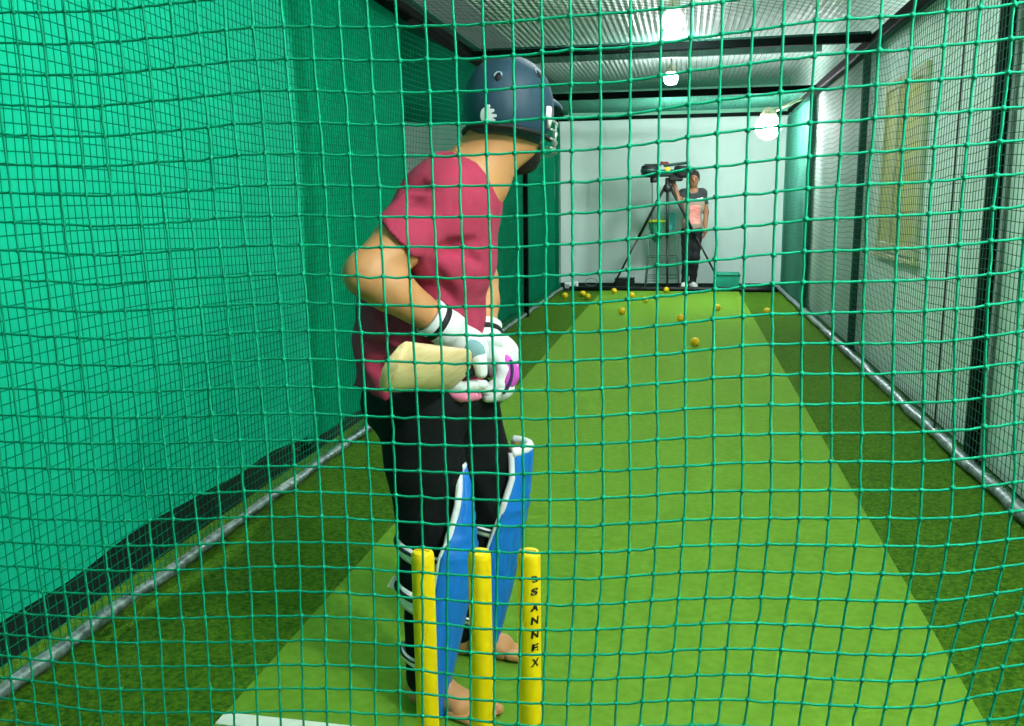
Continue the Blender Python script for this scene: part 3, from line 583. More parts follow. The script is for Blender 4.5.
b = MB(); b.box(at(665.5, 163.2, YM), (0.09, 0.12, 0.04), bev=0.01); b.tube([at(661.8, 165, YM), at(661.8, 161.5, YM)], 0.02, 8); b.build('feed_chute', M_red, t, smooth=False)
b = MB(); b.tube([at(652, 179, YM), at(652.3, 195, YM), at(652, 215, YM), at(652.5, 235, YM)], 0.006, 6); b.build('power_cable', M_black, t)
b = MB(); b.ball(at(667.5, 169.5, YM - 0.10), 0.038, 16); tag(b.build('ball', M_ball), 'yellow ball sitting in the mouth of the bowling machine', 'ball', 'yellow practice balls')

# ------------------------------------------------------------------ stand with two buckets
M_teal = mat('teal green plastic', (40, 150, 112), 0.45, transl=0.2); M_cyan = mat('cyan plastic', (84, 214, 206), 0.4, transl=0.3); M_lime = mat('lime plastic rim', (168, 206, 40), 0.45)
M_wire = mat('grey wire', (110, 140, 124), 0.4, metal=0.4)
YB = 13.45
def bucket(px, y0, y1, w0, w1, m, mr_, lab, Yb):
    tp, bt = at(px, y0, Yb), at(px, y1, Yb); s = Yb / FPX
    b = MB(); c = np.array([tp[0], Yb, bt[2]]); h = tp[2] - bt[2]
    b.lathe(c, [(w1 * s, 0), (w1 * s * 1.02, 0.01), (w0 * s, h), (w0 * s - 0.008, h), (w1 * s - 0.008, 0.012), (0.001, 0.012)], 28)
    o = b.build('bucket', m); tag(o, lab, 'bucket', 'buckets on the wire stand')
    b = MB(); b.lathe(c + [0, 0, h - 0.02], [(w0 * s, 0), (w0 * s + 0.014, 0.004), (w0 * s + 0.014, 0.026), (w0 * s - 0.004, 0.03), (w0 * s - 0.006, 0.0)], 28); b.build('rim', mr_, o)
    return c, h
cb, hb = bucket(656.5, 221, 233.5, 8.5, 5.5, M_teal, M_lime, 'teal bucket with a lime rim on the wire stand behind the tripod', YB)
for k, (dx, dy) in enumerate(((0.0, -0.03), (-0.06, 0.02), (0.055, 0.03))):
    b = MB(); b.ball((cb[0] + dx, YB + dy, cb[2] + hb - 0.012), 0.036, 14)
    tag(b.build('ball', M_ball), ('front yellow ball heaped in the teal bucket', 'yellow ball at the left in the teal bucket', 'yellow ball at the right in the teal bucket')[k], 'ball', 'yellow practice balls')
cb2, hb2 = bucket(670.5, 213, 230, 5.5, 4.5, M_cyan, M_cyan, 'cyan bucket standing beside the teal one, behind the tripod column', YB + 0.12)
zt = cb[2] - 0.012
t = thing('wire_stand', (at(662, 250, YB)[0], YB, 0), 'grey wire stand carrying the buckets behind the tripod', 'stand')
x0, x1 = at(649.5, 240, YB)[0], at(676.5, 240, YB)[0]
for xx, sp in ((x0, -0.05), (x1, 0.05)):
    for yy in (-0.16, 0.16):
        b = MB(); b.tube([(xx, YB + yy, zt), (xx + sp * 0.4, YB + yy * 1.1, zt * 0.5), (xx + sp, YB + yy * 1.25, 0.0)], 0.0085, 8); b.build('leg', M_wire, t)
b = MB(); b.box(((x0 + x1) / 2, YB, zt), (x1 - x0 + 0.05, 0.38, 0.018), bev=0.005); b.build('shelf', mat('pale green shelf', (120, 190, 165), 0.5), t, smooth=False)
for zz in (0.10, 0.16, 0.45): b = MB(); b.tube([(x0 - 0.03, YB - 0.19, zz), (x1 + 0.03, YB - 0.19, zz), (x1 + 0.03, YB + 0.19, zz), (x0 - 0.03, YB + 0.19, zz)], 0.006, 6, closed=True); b.build('cross_wire', M_wire, t)
c = np.array([cb[0], YB - 0.02, zt - 0.075])
b = MB(); b.lathe(c, [(0.015, -0.04), (0.05, -0.02), (0.105, 0.06), (0.098, 0.06), (0.045, -0.01)], 20); tag(b.build('funnel', M_teal), 'small teal funnel hanging under the teal bucket', 'funnel')

# ------------------------------------------------------------------ things on the floor at the back wall
M_crate = mat('teal crate plastic', (36, 158, 128), 0.5, var=0.08, vscale=10)
YC = 12.99
a0, a1 = fl(714, 291.0), fl(739, 290.5); cx = (a0[0] + a1[0]) / 2; hh = 0.235; wb = (a1[0] - a0[0]) / 2 * 0.88
b = MB()
def crate_ring(z, w, d): return [(cx - w, YC - d, z), (cx + w, YC - d, z), (cx + w, YC + d, z), (cx - w, YC + d, z)]
vs = crate_ring(0.0, wb, 0.14) + crate_ring(hh, wb * 1.16, 0.18) + crate_ring(hh, wb * 1.10, 0.165) + crate_ring(0.015, wb * 0.94, 0.125)
fs = [(3, 2, 1, 0), (12, 13, 14, 15)]
for k in range(4):
    l = (k + 1) % 4
    for q in (0, 4, 8): fs.append((q + k, q + l, q + 4 + l, q + 4 + k))
b.add(vs, fs); o = b.build('crate', M_crate, smooth=False); tag(o, 'open teal plastic crate on the floor right of the standing person', 'crate')
b = MB(); b.tube([crate_ring(hh, wb * 1.17, 0.185)[k] for k in range(4)], 0.012, 6, closed=True); b.build('rim', M_crate, o)
a0, a1 = fl(614, 290), fl(632, 290); YK = 13.25
t = thing('toolbox', ((a0[0] + a1[0]) / 2, YK, 0), 'low black box on the floor just right of the left tripod foot', 'box')
b = MB(); b.box(((a0[0] + a1[0]) / 2, YK, 0.06), (0.29, 0.2, 0.12), bev=0.015); b.build('body', M_black, t, smooth=False)
b = MB(); b.box(((a0[0] + a1[0]) / 2, YK, 0.132), (0.30, 0.21, 0.024), bev=0.01); b.build('lid', M_black, t, smooth=False)
M_wbox = mat('white plastic', (228, 234, 232), 0.5)
for px, w, lab in ((565.0, 0.10, 'small rounded white box in the far left corner of the floor'), (572.2, 0.09, 'small square white box beside the far left corner')):
    q = fl(px, 291.5); t = thing('white_box', (q[0], 12.95, 0), lab, 'box')
    b = MB(); b.box((q[0], 12.95, 0.055), (w, 0.09, 0.11 if w < 0.1 else 0.085), bev=0.012); b.build('body', M_wbox, t, smooth=False)
    b = MB(); b.box((q[0], 12.902, 0.06), (w * 0.5, 0.008, 0.03), bev=0.002); b.build('front_panel', mat('grey panel', (170, 184, 180), 0.5), t, smooth=False)
b = MB(); b.tube([(-1.62, 12.68, 0.035), (-0.4, 12.69, 0.037), (1.0, 12.70, 0.036), (1.28, 12.71, 0.035)], 0.034, 10); tag(b.build('black_tube', M_black), 'long black tube lying across the floor where the turf ends', 'tube')
q = fl(588, 290); b = MB(); b.tube([(q[0] + 0.09 * math.cos(a), 13.3 + 0.02 * math.sin(3 * a), 0.012 + 0.06 + 0.06 * math.sin(a)) for a in np.linspace(0, 2 * PI, 25)[:-1]], 0.006, 6, closed=True)
tag(b.build('cable_loop', M_wire), 'thin loop of cable standing on the floor beside the small white boxes', 'cable')

# ------------------------------------------------------------------ person at the bowling machine
M_skin2 = mat('brown skin', (150, 104, 74), 0.55, var=0.06, vscale=20)
M_hair = mat('black hair', (16, 14, 14), 0.6, bump=0.5, bscale=120)
M_trous2 = mat('black jeans', (20, 24, 28), 0.8, var=0.2, vscale=12)
M_shoe = mat('white sneaker', (226, 232, 226), 0.5)
M_sole = mat('pale sole', (190, 196, 190), 0.6)
YP = 13.2
J = lambda x, y, dy=0.0: at(x, y, YP + dy)
f0, f1 = fl(684.5, 286.8), fl(692.5, 287.2); f0 = np.array([f0[0], YP, 0]); f1 = np.array([f1[0], YP + 0.02, 0])
pr = thing('person', (f0[0] + 0.06, YP, 0), 'person in grey tee and black jeans, hand raised to the bowling machine by the wall', 'person')
sR, sL = J(683.5, 193.5, -0.02), J(702.0, 193, 0.02); eR, wR, hRt = J(679.0, 200, -0.22), J(675.5, 187.5, -0.22), J(673.0, 182.5, -0.20)
eL, wL, hLt = J(706.3, 212, 0.02), J(705.3, 228, -0.06), J(705.0, 236.0, -0.08)
hipR2, hipL2 = J(687.0, 232), J(696.5, 232); kR2, kL2 = J(686.5, 258, -0.03), J(695.0, 258, -0.03)
hd = J(693.7, 179.5, -0.02); nk = J(693, 190.5)
lo, hi = (-0.35, YP - 0.5, -0.02), (0.75, YP + 0.35, 1.75)
s = SDF(lo, hi, 0.0115)
s.d = s.el(hd + [0, 0.012, 0.025], (0.078, 0.095, 0.10)); s.u(s.el(hd + [0, -0.02, -0.045], (0.058, 0.070, 0.075)), 0.03)
s.u(s.el(hd + [0, -0.098, -0.012], (0.013, 0.02, 0.024)), 0.012)
for sg in (-1, 1): s.u(s.el(hd + [sg * 0.08, 0.01, 0.0], (0.012, 0.02, 0.03)), 0.008)
s.u(s.rc(nk + [0, 0.01, -0.06], hd + [0, 0.015, -0.03], 0.058, 0.05), 0.03)
s.u(s.rc(sR, eR, 0.046, 0.038), 0.02); s.u(s.rc(eR, wR, 0.038, 0.027), 0.02); s.u(s.rc(sL, eL, 0.048, 0.038), 0.02); s.u(s.rc(eL, wL, 0.038, 0.027), 0.02)
s.u(s.rc(sR, sL, 0.06, 0.06), 0.05); s.u(s.el(J(692.5, 205), (0.155, 0.10, 0.20)), 0.06); s.u(s.el(J(692, 224), (0.14, 0.10, 0.14)), 0.06)
for h_, k_, f_ in ((hipR2, kR2, f0), (hipL2, kL2, f1)):
    s.u(s.rc(h_, k_, 0.075, 0.05), 0.03); s.u(s.rc(k_, f_ + [0, 0.02, 0.08], 0.05, 0.035), 0.02)
body2 = s.mesh('body', M_skin2, pr)
# hands with fingers
def small_hand(w, tip, nrm, nm):
    w = np.array(w); d = _n(tip - w); side = _n(np.cross(d, nrm)); s = SDF(np.minimum(w, tip) - 0.09, np.maximum(w, tip) + 0.09, 0.0045)
    s.d = s.rc(w, w + d * 0.06, 0.028, 0.032)
    for k in range(4):
        o = side * (k - 1.5) * 0.019; ln = (0.07, 0.082, 0.078, 0.06)[k]; a = w + d * 0.075 + o; m_ = a + d * ln * 0.55 + nrm * 0.012
        s.u(s.rc(a, m_, 0.0105, 0.0095), 0.006); s.u(s.rc(m_, m_ + d * ln * 0.35 + nrm * 0.02, 0.0095, 0.008), 0.004)
    a = w + d * 0.03 - side * 0.026; s.u(s.rc(a, a - side * 0.03 + d * 0.035 + nrm * 0.012, 0.013, 0.010), 0.008)
    return s.mesh(nm, M_skin2, pr)
small_hand(wR, hRt, np.array([-0.3, -0.8, 0.2]), 'hand'); small_hand(wL, hLt, np.array([-0.9, -0.3, 0.0]), 'hand')
# hair, eyes, brows
s = SDF(hd - 0.16, hd + 0.18, 0.007); s.d = s.el(hd + [0, 0.022, 0.04], (0.088, 0.10, 0.10)); s.cut(-s.el(hd + [0, -0.09, -0.03], (0.085, 0.085, 0.085))); s.cut(-s.pl(hd + [0, 0.0, -0.03], (0, -0.35, 1)))
s.mesh('hair', M_hair, pr)
M_eye2 = mat('dark eyes', (30, 22, 18), 0.3)
for sg in (-1, 1): b = MB(); b.ball(hd + [sg * 0.03, -0.083, 0.012], (0.013, 0.008, 0.007), 10); b.build('eye', M_eye2, pr)
b = MB(); b.ball(hd + [0, -0.083, -0.055], (0.024, 0.008, 0.006), 10); b.build('mouth', mat('lips', (120, 66, 58), 0.5), pr)
# T-shirt
M_tee = [mat('dark grey cotton', (52, 58, 58), 0.9, var=0.08, vscale=20), mat('warm grey cotton', (150, 136, 120), 0.9, var=0.06, vscale=20), mat('coral print', (214, 104, 100), 0.8, rgb2=(226, 170, 158), vscale=26, stretch=(0.4, 1, 2)), mat('white print', (220, 226, 222), 0.8)]
s = SDF((-0.3, YP - 0.45, 0.7), (0.7, YP + 0.35, 1.6), 0.0105)
s.d = s.rc(sR, sL, 0.074, 0.074); s.u(s.el(J(692.5, 205), (0.172, 0.118, 0.21)), 0.06); s.u(s.el(J(692, 224), (0.158, 0.118, 0.16)), 0.06)
sl = s.rc(sR, sR + (eR - sR) * 1.0, 0.064, 0.060); sl = np.maximum(sl, s.pl(sR + (eR - sR) * 0.75, eR - sR)); s.u(sl, 0.02)
sl = s.rc(sL, eL, 0.064, 0.058); sl = np.maximum(sl, s.pl(sL + (eL - sL) * 0.62, eL - sL)); s.u(sl, 0.02)
s.cut(-s.el(nk + [0, -0.03, 0.0], (0.07, 0.075, 0.055))); s.cut(-s.pl((0, 0, J(692, 231.5)[2]), (0, 0.0, 1)))
s.d = s.d + np.float32(0.004) * np.sin(s.Z * 38 + 9 * s.X) * np.sin(s.X * 26 + s.Z * 9)
o = s.mesh('t_shirt', M_tee, pr); me = o.data; oc = np.array(o.matrix_world.translation) if False else None
off = np.array(pr.location) + np.array(o.location)
zc = J(693, 202)[2]; mi = []
for p_ in me.polygons:
    q = np.array(p_.center) + off; dx = q[0] - J(693, 205)[0]; k = 1
    if q[2] > J(693, 199)[2] or abs(dx) > 0.165: k = 0
    if p_.normal[1] < -0.3 and abs(dx - 0.03) < 0.075 and J(693, 224)[2] < q[2] < J(693, 205)[2]: k = 2
    if p_.normal[1] < -0.3 and abs(dx) < 0.14 and abs(q[2] - J(693, 200.5)[2] - 0.18 * abs(dx)) < 0.017: k = 3
    mi.append(k)
me.polygons.foreach_set('material_index', mi)
# jeans
s = SDF((-0.3, YP - 0.35, 0.0), (0.7, YP + 0.35, 1.05), 0.0105)
s.d = s.el(J(691.8, 231), (0.15, 0.11, 0.10))
for h_, k_, f_ in ((hipR2, kR2, f0), (hipL2, kL2, f1)): s.u(s.rc(h_, k_, 0.092, 0.066), 0.03); s.u(s.rc(k_, f_ + [0, 0.02, 0.08], 0.066, 0.05), 0.02)
s.d = s.d + np.float32(0.004) * np.sin(s.Z * 46 + 12 * s.X)
s.mesh('jeans', M_trous2, pr)
for f_, dx in ((f0, -0.015), (f1, 0.03)):
    s = SDF(f_ - [0.14, 0.26, 0.0], f_ + [0.14, 0.14, 0.16], 0.006)
    s.d = s.rc(f_ + [0, 0.03, 0.05], f_ + [dx, -0.13, 0.045], 0.048, 0.045); s.u(s.rc(f_ + [0, 0.03, 0.06], f_ + [0, 0.03, 0.10], 0.048, 0.045), 0.02); s.cut(-s.pl((0, 0, 0.016), (0, 0, 1)))
    o = s.mesh('sneaker', M_shoe, pr)
    b = MB(); n = 24; ring = []
    for k in range(n):
        q = 2 * PI * k / n; yy = -0.05 + 0.135 * math.sin(q); ring.append((f_[0] + dx * (0.03 - yy) / 0.16 + 0.05 * math.cos(q), f_[1] + yy, 0))
    b.add([(x, y, 0.002) for x, y, _ in ring] + [(x, y, 0.026) for x, y, _ in ring], [tuple(range(n))[::-1], tuple(range(n, 2 * n))] + [(k, (k + 1) % n, n + (k + 1) % n, n + k) for k in range(n)])
    b.build('sole', M_sole, o)

# ------------------------------------------------------------------ batsman
M_skin = mat('tan skin', (188, 134, 88), 0.5, var=0.05, vscale=14)
M_shirt = mat('crimson cotton', (164, 48, 80), 0.9, var=0.07, vscale=30, bump=0.15, bscale=500)
M_trous = mat('black track trousers', (11, 15, 18), 0.8, spec=0.15, var=0.2, vscale=10, bump=0.1, bscale=200)
M_helm = mat('navy helmet shell', (26, 56, 76), 0.6, var=0.05, vscale=10)
M_beard = mat('black beard', (20, 16, 14), 0.8, bump=0.6, bscale=250)
M_pad = mat('blue leg pad', (12, 110, 204), 0.45, var=0.08, vscale=14, bump=0.1, bscale=60)
M_padin = mat('yellow pad lining', (226, 186, 30), 0.7)
M_wh = mat('white leather', (226, 230, 236), 0.5, var=0.03, vscale=30)
M_pink = mat('pink rubber', (232, 128, 168), 0.5); M_mag = mat('magenta panel', (214, 84, 206), 0.5)
M_grey = mat('blue grey mesh fabric', (120, 160, 170), 0.7); M_blk = mat('black elastic', (18, 18, 24), 0.7)
M_bat = mat('pale willow', (226, 204, 156), 0.5, rgb2=(206, 176, 122), vscale=8, stretch=(10, 0.6, 10)); M_grip = mat('black rubber grip', (30, 32, 38), 0.7, bump=0.5, bscale=220)

heR, toR = fl(411, 703), fl(487, 726); heL, toL = fl(449, 655), fl(524, 662)
A = lambda x, y, Y: at(x, y, Y)
YR = heR[1]; YLf = heL[1]
man = thing('person', (-0.62, 2.15, 0.016), 'person batting in a crimson T-shirt, blue helmet and blue leg pads, seen from behind', 'person')
hipR, hipL = A(420, 410, 2.08), A(458, 408, 2.27)
kneeR, kneeL = A(430, 522, 2.06), A(490, 505, 2.31)
ankR = heR + 0.22 * (toR - heR) + [0, 0, 0.095]; ankL = heL + 0.22 * (toL - heL) + [0, 0, 0.095]
pelv, belly, chest, upper = A(422, 392, 2.17), A(420, 325, 2.17), A(447, 250, 2.17), A(452, 196, 2.17)
shR, shL = A(431, 214, 2.06), A(463, 205, 2.31)
elR, wrR = A(366, 274, 1.90), A(443, 326, 2.01)
elL, wrL = A(481, 280, 2.33), A(485, 340, 2.21)
neck0, neck1 = A(477, 178, 2.18), A(506, 122, 2.20)
head = A(509.5, 110, 2.21)
HF = _n(np.array([0.30, 0.95, -0.10])); HL = _n(np.cross([0, 0, 1.0], HF)); HU = np.cross(HF, HL); RH = np.array([HF, HL, HU])
Hp = lambda f, l, u: head + HF * f + HL * l + HU * u

s = SDF((-1.0, 1.72, 0.0), (0.02, 2.62, 1.74), 0.0095)
s.d = s.el(Hp(0.0, 0, 0.02), (0.098, 0.080, 0.105), RH)
s.u(s.el(Hp(0.035, 0, -0.065), (0.068, 0.060, 0.062), RH), 0.03)
s.u(s.el(Hp(0.075, 0, -0.098), (0.026, 0.03, 0.024), RH), 0.02)
s.u(s.el(Hp(0.105, 0, -0.028), (0.022, 0.015, 0.026), RH), 0.012)
for sg in (-1, 1): s.u(s.el(Hp(-0.008, sg * 0.083, -0.02), (0.020, 0.012, 0.032), RH), 0.006)
s.u(s.rc(neck0, neck1, 0.074, 0.066), 0.03); s.u(s.rc(neck0 + [-0.01, 0, 0.02], Hp(0.01, -0.02, -0.06), 0.058, 0.056), 0.03); s.u(s.rc(neck0 + [-0.02, 0, -0.02], Hp(-0.04, 0, -0.02), 0.062, 0.05), 0.03)
s.u(s.rc(A(440, 196, 2.09), neck0, 0.065, 0.06), 0.05); s.u(s.rc(A(468, 196, 2.27), neck0, 0.065, 0.06), 0.05)
s.u(s.el(upper, (0.095, 0.15, 0.08)), 0.05); s.u(s.el(chest, (0.098, 0.130, 0.15)), 0.06); s.u(s.el(belly, (0.105, 0.125, 0.14)), 0.06); s.u(s.el(pelv, (0.135, 0.155, 0.11)), 0.06)
m_ = shR + (elR - shR) * 0.45
s.u(s.rc(shR, m_, 0.062, 0.062), 0.03); s.u(s.rc(m_, elR, 0.062, 0.050), 0.02)
f_ = elR + (wrR - elR) * 0.3 + [0, 0, 0.004]
s.u(s.rc(elR, f_, 0.050, 0.052), 0.02); s.u(s.rc(f_, wrR, 0.052, 0.034), 0.02)
s.u(s.rc(shL, elL, 0.062, 0.045), 0.03); f_ = elL + (wrL - elL) * 0.35; s.u(s.rc(elL, f_, 0.043, 0.044), 0.02); s.u(s.rc(f_, wrL, 0.044, 0.030), 0.02)
for h_, k_, a_ in ((hipR, kneeR, ankR), (hipL, kneeL, ankL)):
    s.u(s.rc(h_, k_, 0.09, 0.056), 0.04); c_ = k_ + (a_ - k_) * 0.33 + [-0.006, 0, 0]
    s.u(s.rc(k_, c_, 0.054, 0.053), 0.02); s.u(s.rc(c_, a_, 0.052, 0.036), 0.02)
for he, to, an in ((heR, toR, ankR), (heL, toL, ankL)):
    d = _n(to - he); sd = np.array([-d[1], d[0], 0]); z = 0.016
    s.u(s.rc(an, he + d * 0.035 + [0, 0, z + 0.034], 0.036, 0.033), 0.02)
    s.u(s.rc(he + d * 0.035 + [0, 0, z + 0.032], he + d * 0.16 + [0, 0, z + 0.024], 0.032, 0.030), 0.03)
    s.u(s.rc(an + d * 0.01, he + d * 0.15 + [0, 0, z + 0.034], 0.034, 0.026), 0.03)
    s.u(s.rc(he + d * 0.165 - sd * 0.022 + [0, 0, z + 0.022], he + d * 0.165 + sd * 0.022 + [0, 0, z + 0.022], 0.022, 0.024), 0.02)
s.cut(-s.pl((0, 0, 0.0165), (0, 0, 1)))
s.mesh('body', M_skin, man)
# toes
for he, to in ((heR, toR), (heL, toL)):
    d = _n(to - he); sd = np.array([-d[1], d[0], 0]); inn = 1 if he is heR else -1
    s = SDF(he + d * 0.19 - 0.1 * np.array([1, 1, 0]) + [0, 0, 0], he + d * 0.22 + [0.1, 0.1, 0.08], 0.0038)
    for k in range(5):
        off = (0.034, 0.012, -0.006, -0.022, -0.037)[k] * inn; ln = (0.245, 0.24, 0.23, 0.218, 0.203)[k]; r = (0.0145, 0.0105, 0.010, 0.0095, 0.009)[k]
        s.u(s.rc(he + d * (ln - 0.055) + sd * off + [0, 0, 0.016 + r + 0.006], he + d * ln + sd * off * 1.05 + [0, 0, 0.016 + r], r * 1.1, r), 0.003)
    s.cut(-s.pl((0, 0, 0.0165), (0, 0, 1))); s.mesh('toes', M_skin, man)
# face
M_eye = mat('eye white', (220, 214, 206), 0.3)
for sg in (-1, 1): b = MB(); b.ball(Hp(0.085, sg * 0.032, 0.0), 0.013, 12); b.build('eye', M_eye, man)
b = MB(); b.tube([Hp(0.094, -0.026, -0.066), Hp(0.102, 0, -0.064), Hp(0.094, 0.026, -0.066)], [0.004, 0.007, 0.004], 8); b.build('mouth', mat('lip', (140, 76, 64), 0.5), man)
s = SDF(head - 0.2, head + 0.2, 0.006)
s.d = s.el(Hp(0.037, 0, -0.068), (0.075, 0.0665, 0.069), RH); s.u(s.el(Hp(0.078, 0, -0.10), (0.034, 0.038, 0.033), RH), 0.02); s.u(s.el(Hp(0.055, 0, -0.115), (0.06, 0.05, 0.035), RH), 0.02)
s.cut(s.pl(Hp(0, 0, -0.048), HU * 1.0 - HF * 0.25)); s.cut(-s.pl(Hp(0.035, 0, 0), HF)); s.cut(-s.el(Hp(0.108, 0, -0.062), (0.03, 0.026, 0.012), RH))
s.mesh('beard', M_beard, man)

# T-shirt
s = SDF((-1.0, 1.75, 0.72), (0.02, 2.62, 1.50), 0.0085)
s.d = s.el(upper, (0.118, 0.185, 0.105)); s.u(s.rc(A(437, 200, 2.08), neck0 + [-0.02, -0.02, -0.01], 0.078, 0.076), 0.04); s.u(s.rc(A(466, 194, 2.27), neck0 + [-0.02, 0.02, -0.01], 0.088, 0.078), 0.05)
s.u(s.el(chest, (0.130, 0.185, 0.18)), 0.06); s.u(s.el(belly, (0.150, 0.175, 0.16)), 0.06); s.u(s.rc(belly, A(417, 400, 2.17), 0.150, 0.174), 0.06)
ds = elR - shR
sl = np.maximum(s.rc(shR - ds * 0.1, shR + ds * 1.2, 0.072, 0.080), s.pl(A(400, 246, 1.98), (-0.62, -0.25, -0.48))); s.u(sl, 0.04)
dl = elL - shL; sl = np.maximum(s.rc(shL, shL + dl * 1.2, 0.066, 0.050), s.pl(shL + dl * 0.7, dl)); s.u(sl, 0.03)
hem = A(400, 391, 2.10); s.cut(-s.pl(hem, (0.02, 0.05, 1)))
s.cut(-s.el(neck0 + [-0.012, 0.0, 0.068], (0.094, 0.092, 0.062), np.array([[0.88, 0, -0.47], [0, 1, 0], [0.47, 0, 0.88]])))
zz = s.Z; xx = s.X; yy = s.Y
w = 0.006 * np.sin(50 * (zz * 0.8 + 0.55 * xx) + 5 * np.sin(9 * xx + 6 * yy)) * np.clip((1.16 - zz) * 6, 0, 1)            # folds over the belly
w += 0.010 * np.sin(40 * (0.75 * zz - 0.65 * xx) + 3 * np.sin(12 * zz + 4 * yy)) * np.clip(1 - abs(zz - 1.16) * 7, 0, 1)   # pulled folds from the armpit
w += 0.004 * np.sin(30 * (xx + 0.4 * zz) + 8 * yy)
s.d = (s.d + w).astype(np.float32)
SURF = lambda x, y: s.hit(at(x, y, 1.78), at(x, y, 2.4))
creases = (((436, 254), (452, 250), (474, 242), 0.013), ((450, 249), (466, 254), (480, 264), 0.008), ((407, 268), (416, 292), (428, 316), 0.011), ((416, 262), (428, 290), (444, 318), 0.011), ((430, 262), (446, 290), (464, 312), 0.008),
           ((366, 344), (382, 351), (402, 353), 0.010), ((364, 360), (380, 366), (402, 372), 0.009), ((398, 203), (410, 199), (426, 205), 0.008), ((404, 187), (420, 186), (434, 190), 0.007), ((450, 312), (462, 326), (476, 334), 0.008))
for (a0, a1, a2, r0) in creases:
    q0, q1, q2 = SURF(*a0), SURF(*a1), SURF(*a2)
    r0 *= 1.8; s.carve(s.rc(q0, q1, r0 * 0.5, r0), 0.016); s.carve(s.rc(q1, q2, r0, r0 * 0.4), 0.016)
shirt = s.mesh('t_shirt', M_shirt, man)
# trousers
s = SDF((-1.0, 1.75, 0.05), (0.02, 2.65, 0.96), 0.0085)
s.d = s.el(A(422, 398, 2.17), (0.160, 0.168, 0.12))
for h_, k_, a_ in ((hipR, kneeR, ankR), (hipL, kneeL, ankL)):
    c_ = k_ + (a_ - k_) * 0.35 + [-0.008, 0, 0]
    s.u(s.rc(h_, h_ + (k_ - h_) * 0.5, 0.112, 0.094), 0.03); s.u(s.rc(h_ + (k_ - h_) * 0.5, k_, 0.094, 0.076), 0.03)
    s.u(s.rc(k_, c_, 0.074, 0.064), 0.03); s.u(s.rc(c_, a_ + [0, 0, 0.0], 0.064, 0.05), 0.03)
s.cut(-s.pl((0, 0, ankR[2] - 0.05), (0.1, 0.1, 1)))
zz = s.Z; xx = s.X; yy = s.Y
s.d = (s.d + 0.0045 * np.sin(40 * zz + 20 * xx + 4 * np.sin(14 * xx + 9 * yy)) * np.clip(1.2 - abs(zz - 0.45) * 4, 0.15, 1) + 0.003 * np.sin(25 * xx + 12 * zz + 17 * yy)).astype(np.float32)
s.mesh('trousers', M_trous, man)

# helmet
s = SDF(head - [0.22, 0.22, 0.16], head + [0.22, 0.24, 0.20], 0.0048)
s.d = s.el(Hp(-0.004, 0, 0.020), (0.124, 0.104, 0.108), RH)
s.u(s.el(Hp(-0.004, 0, -0.015), (0.122, 0.104, 0.10), RH), 0.02)
s.cut(-s.pl(Hp(-0.10, 0, -0.072), HU + 0.12 * HF))
s.cut(np.minimum(-s.el(Hp(0.105, 0, -0.075), (0.10, 0.12, 0.088), RH), 9))
s.cut(-s.el(Hp(0, 0, -0.005), (0.104, 0.086, 0.098), RH))
pk = np.maximum(s.el(Hp(0.105, 0, 0.018), (0.085, 0.088, 0.040), RH), -s.pl(Hp(0.1, 0, 0.018), HU)); pk = np.maximum(pk, -s.el(Hp(0.10, 0, 0.010), (0.085, 0.086, 0.036), RH))
s.u(pk, 0.004)
helm = s.mesh('helmet', M_helm, man)
b = MB()
rim = [Hp(-0.004 + 0.123 * math.cos(q), 0.104 * math.sin(q), -0.070 - 0.012 * math.cos(q)) for q in np.linspace(PI * 0.42, PI * 1.58, 26)]
b.tube(rim, 0.006, 8); b.build('rim', M_blk, helm)
for u_, k in ((-0.028, 0), (-0.050, 1), (-0.072, 2), (-0.094, 3)):      # steel grille in front of the face
    b = MB(); b.tube([Hp(-0.01 + 0.165 * math.cos(q) * (1 if abs(q) < 2 else 1), 0.112 * math.sin(q), u_) for q in np.linspace(-1.45, 1.45, 17)], 0.0032, 6); b.build('grille_bar', mat('steel wire', (190, 200, 200), 0.3, metal=0.7), helm)
M_gr = mat('steel upright', (190, 200, 200), 0.3, metal=0.7)
for q in (-1.2, -0.6, 0.6, 1.2): b = MB(); b.tube([Hp(-0.01 + 0.165 * math.cos(q), 0.112 * math.sin(q), z) for z in (-0.028, -0.094)], 0.0032, 6); b.build('grille_upright', M_gr, helm)

def on_helmet(x, y, off=0.0):
    base = np.array(helm.location) + np.array(man.location)
    ok, loc, nrm, _ = helm.ray_cast(Vector(CAM - base), Vector(_n(ray(x, y))))
    P = np.array(loc) + base; nrm = _n(np.array(nrm)) if ok else np.array([0, -1.0, 0]); nrm = _n(P - Hp(0, 0, 0.0)) if ok else nrm
    return P + nrm * off, nrm
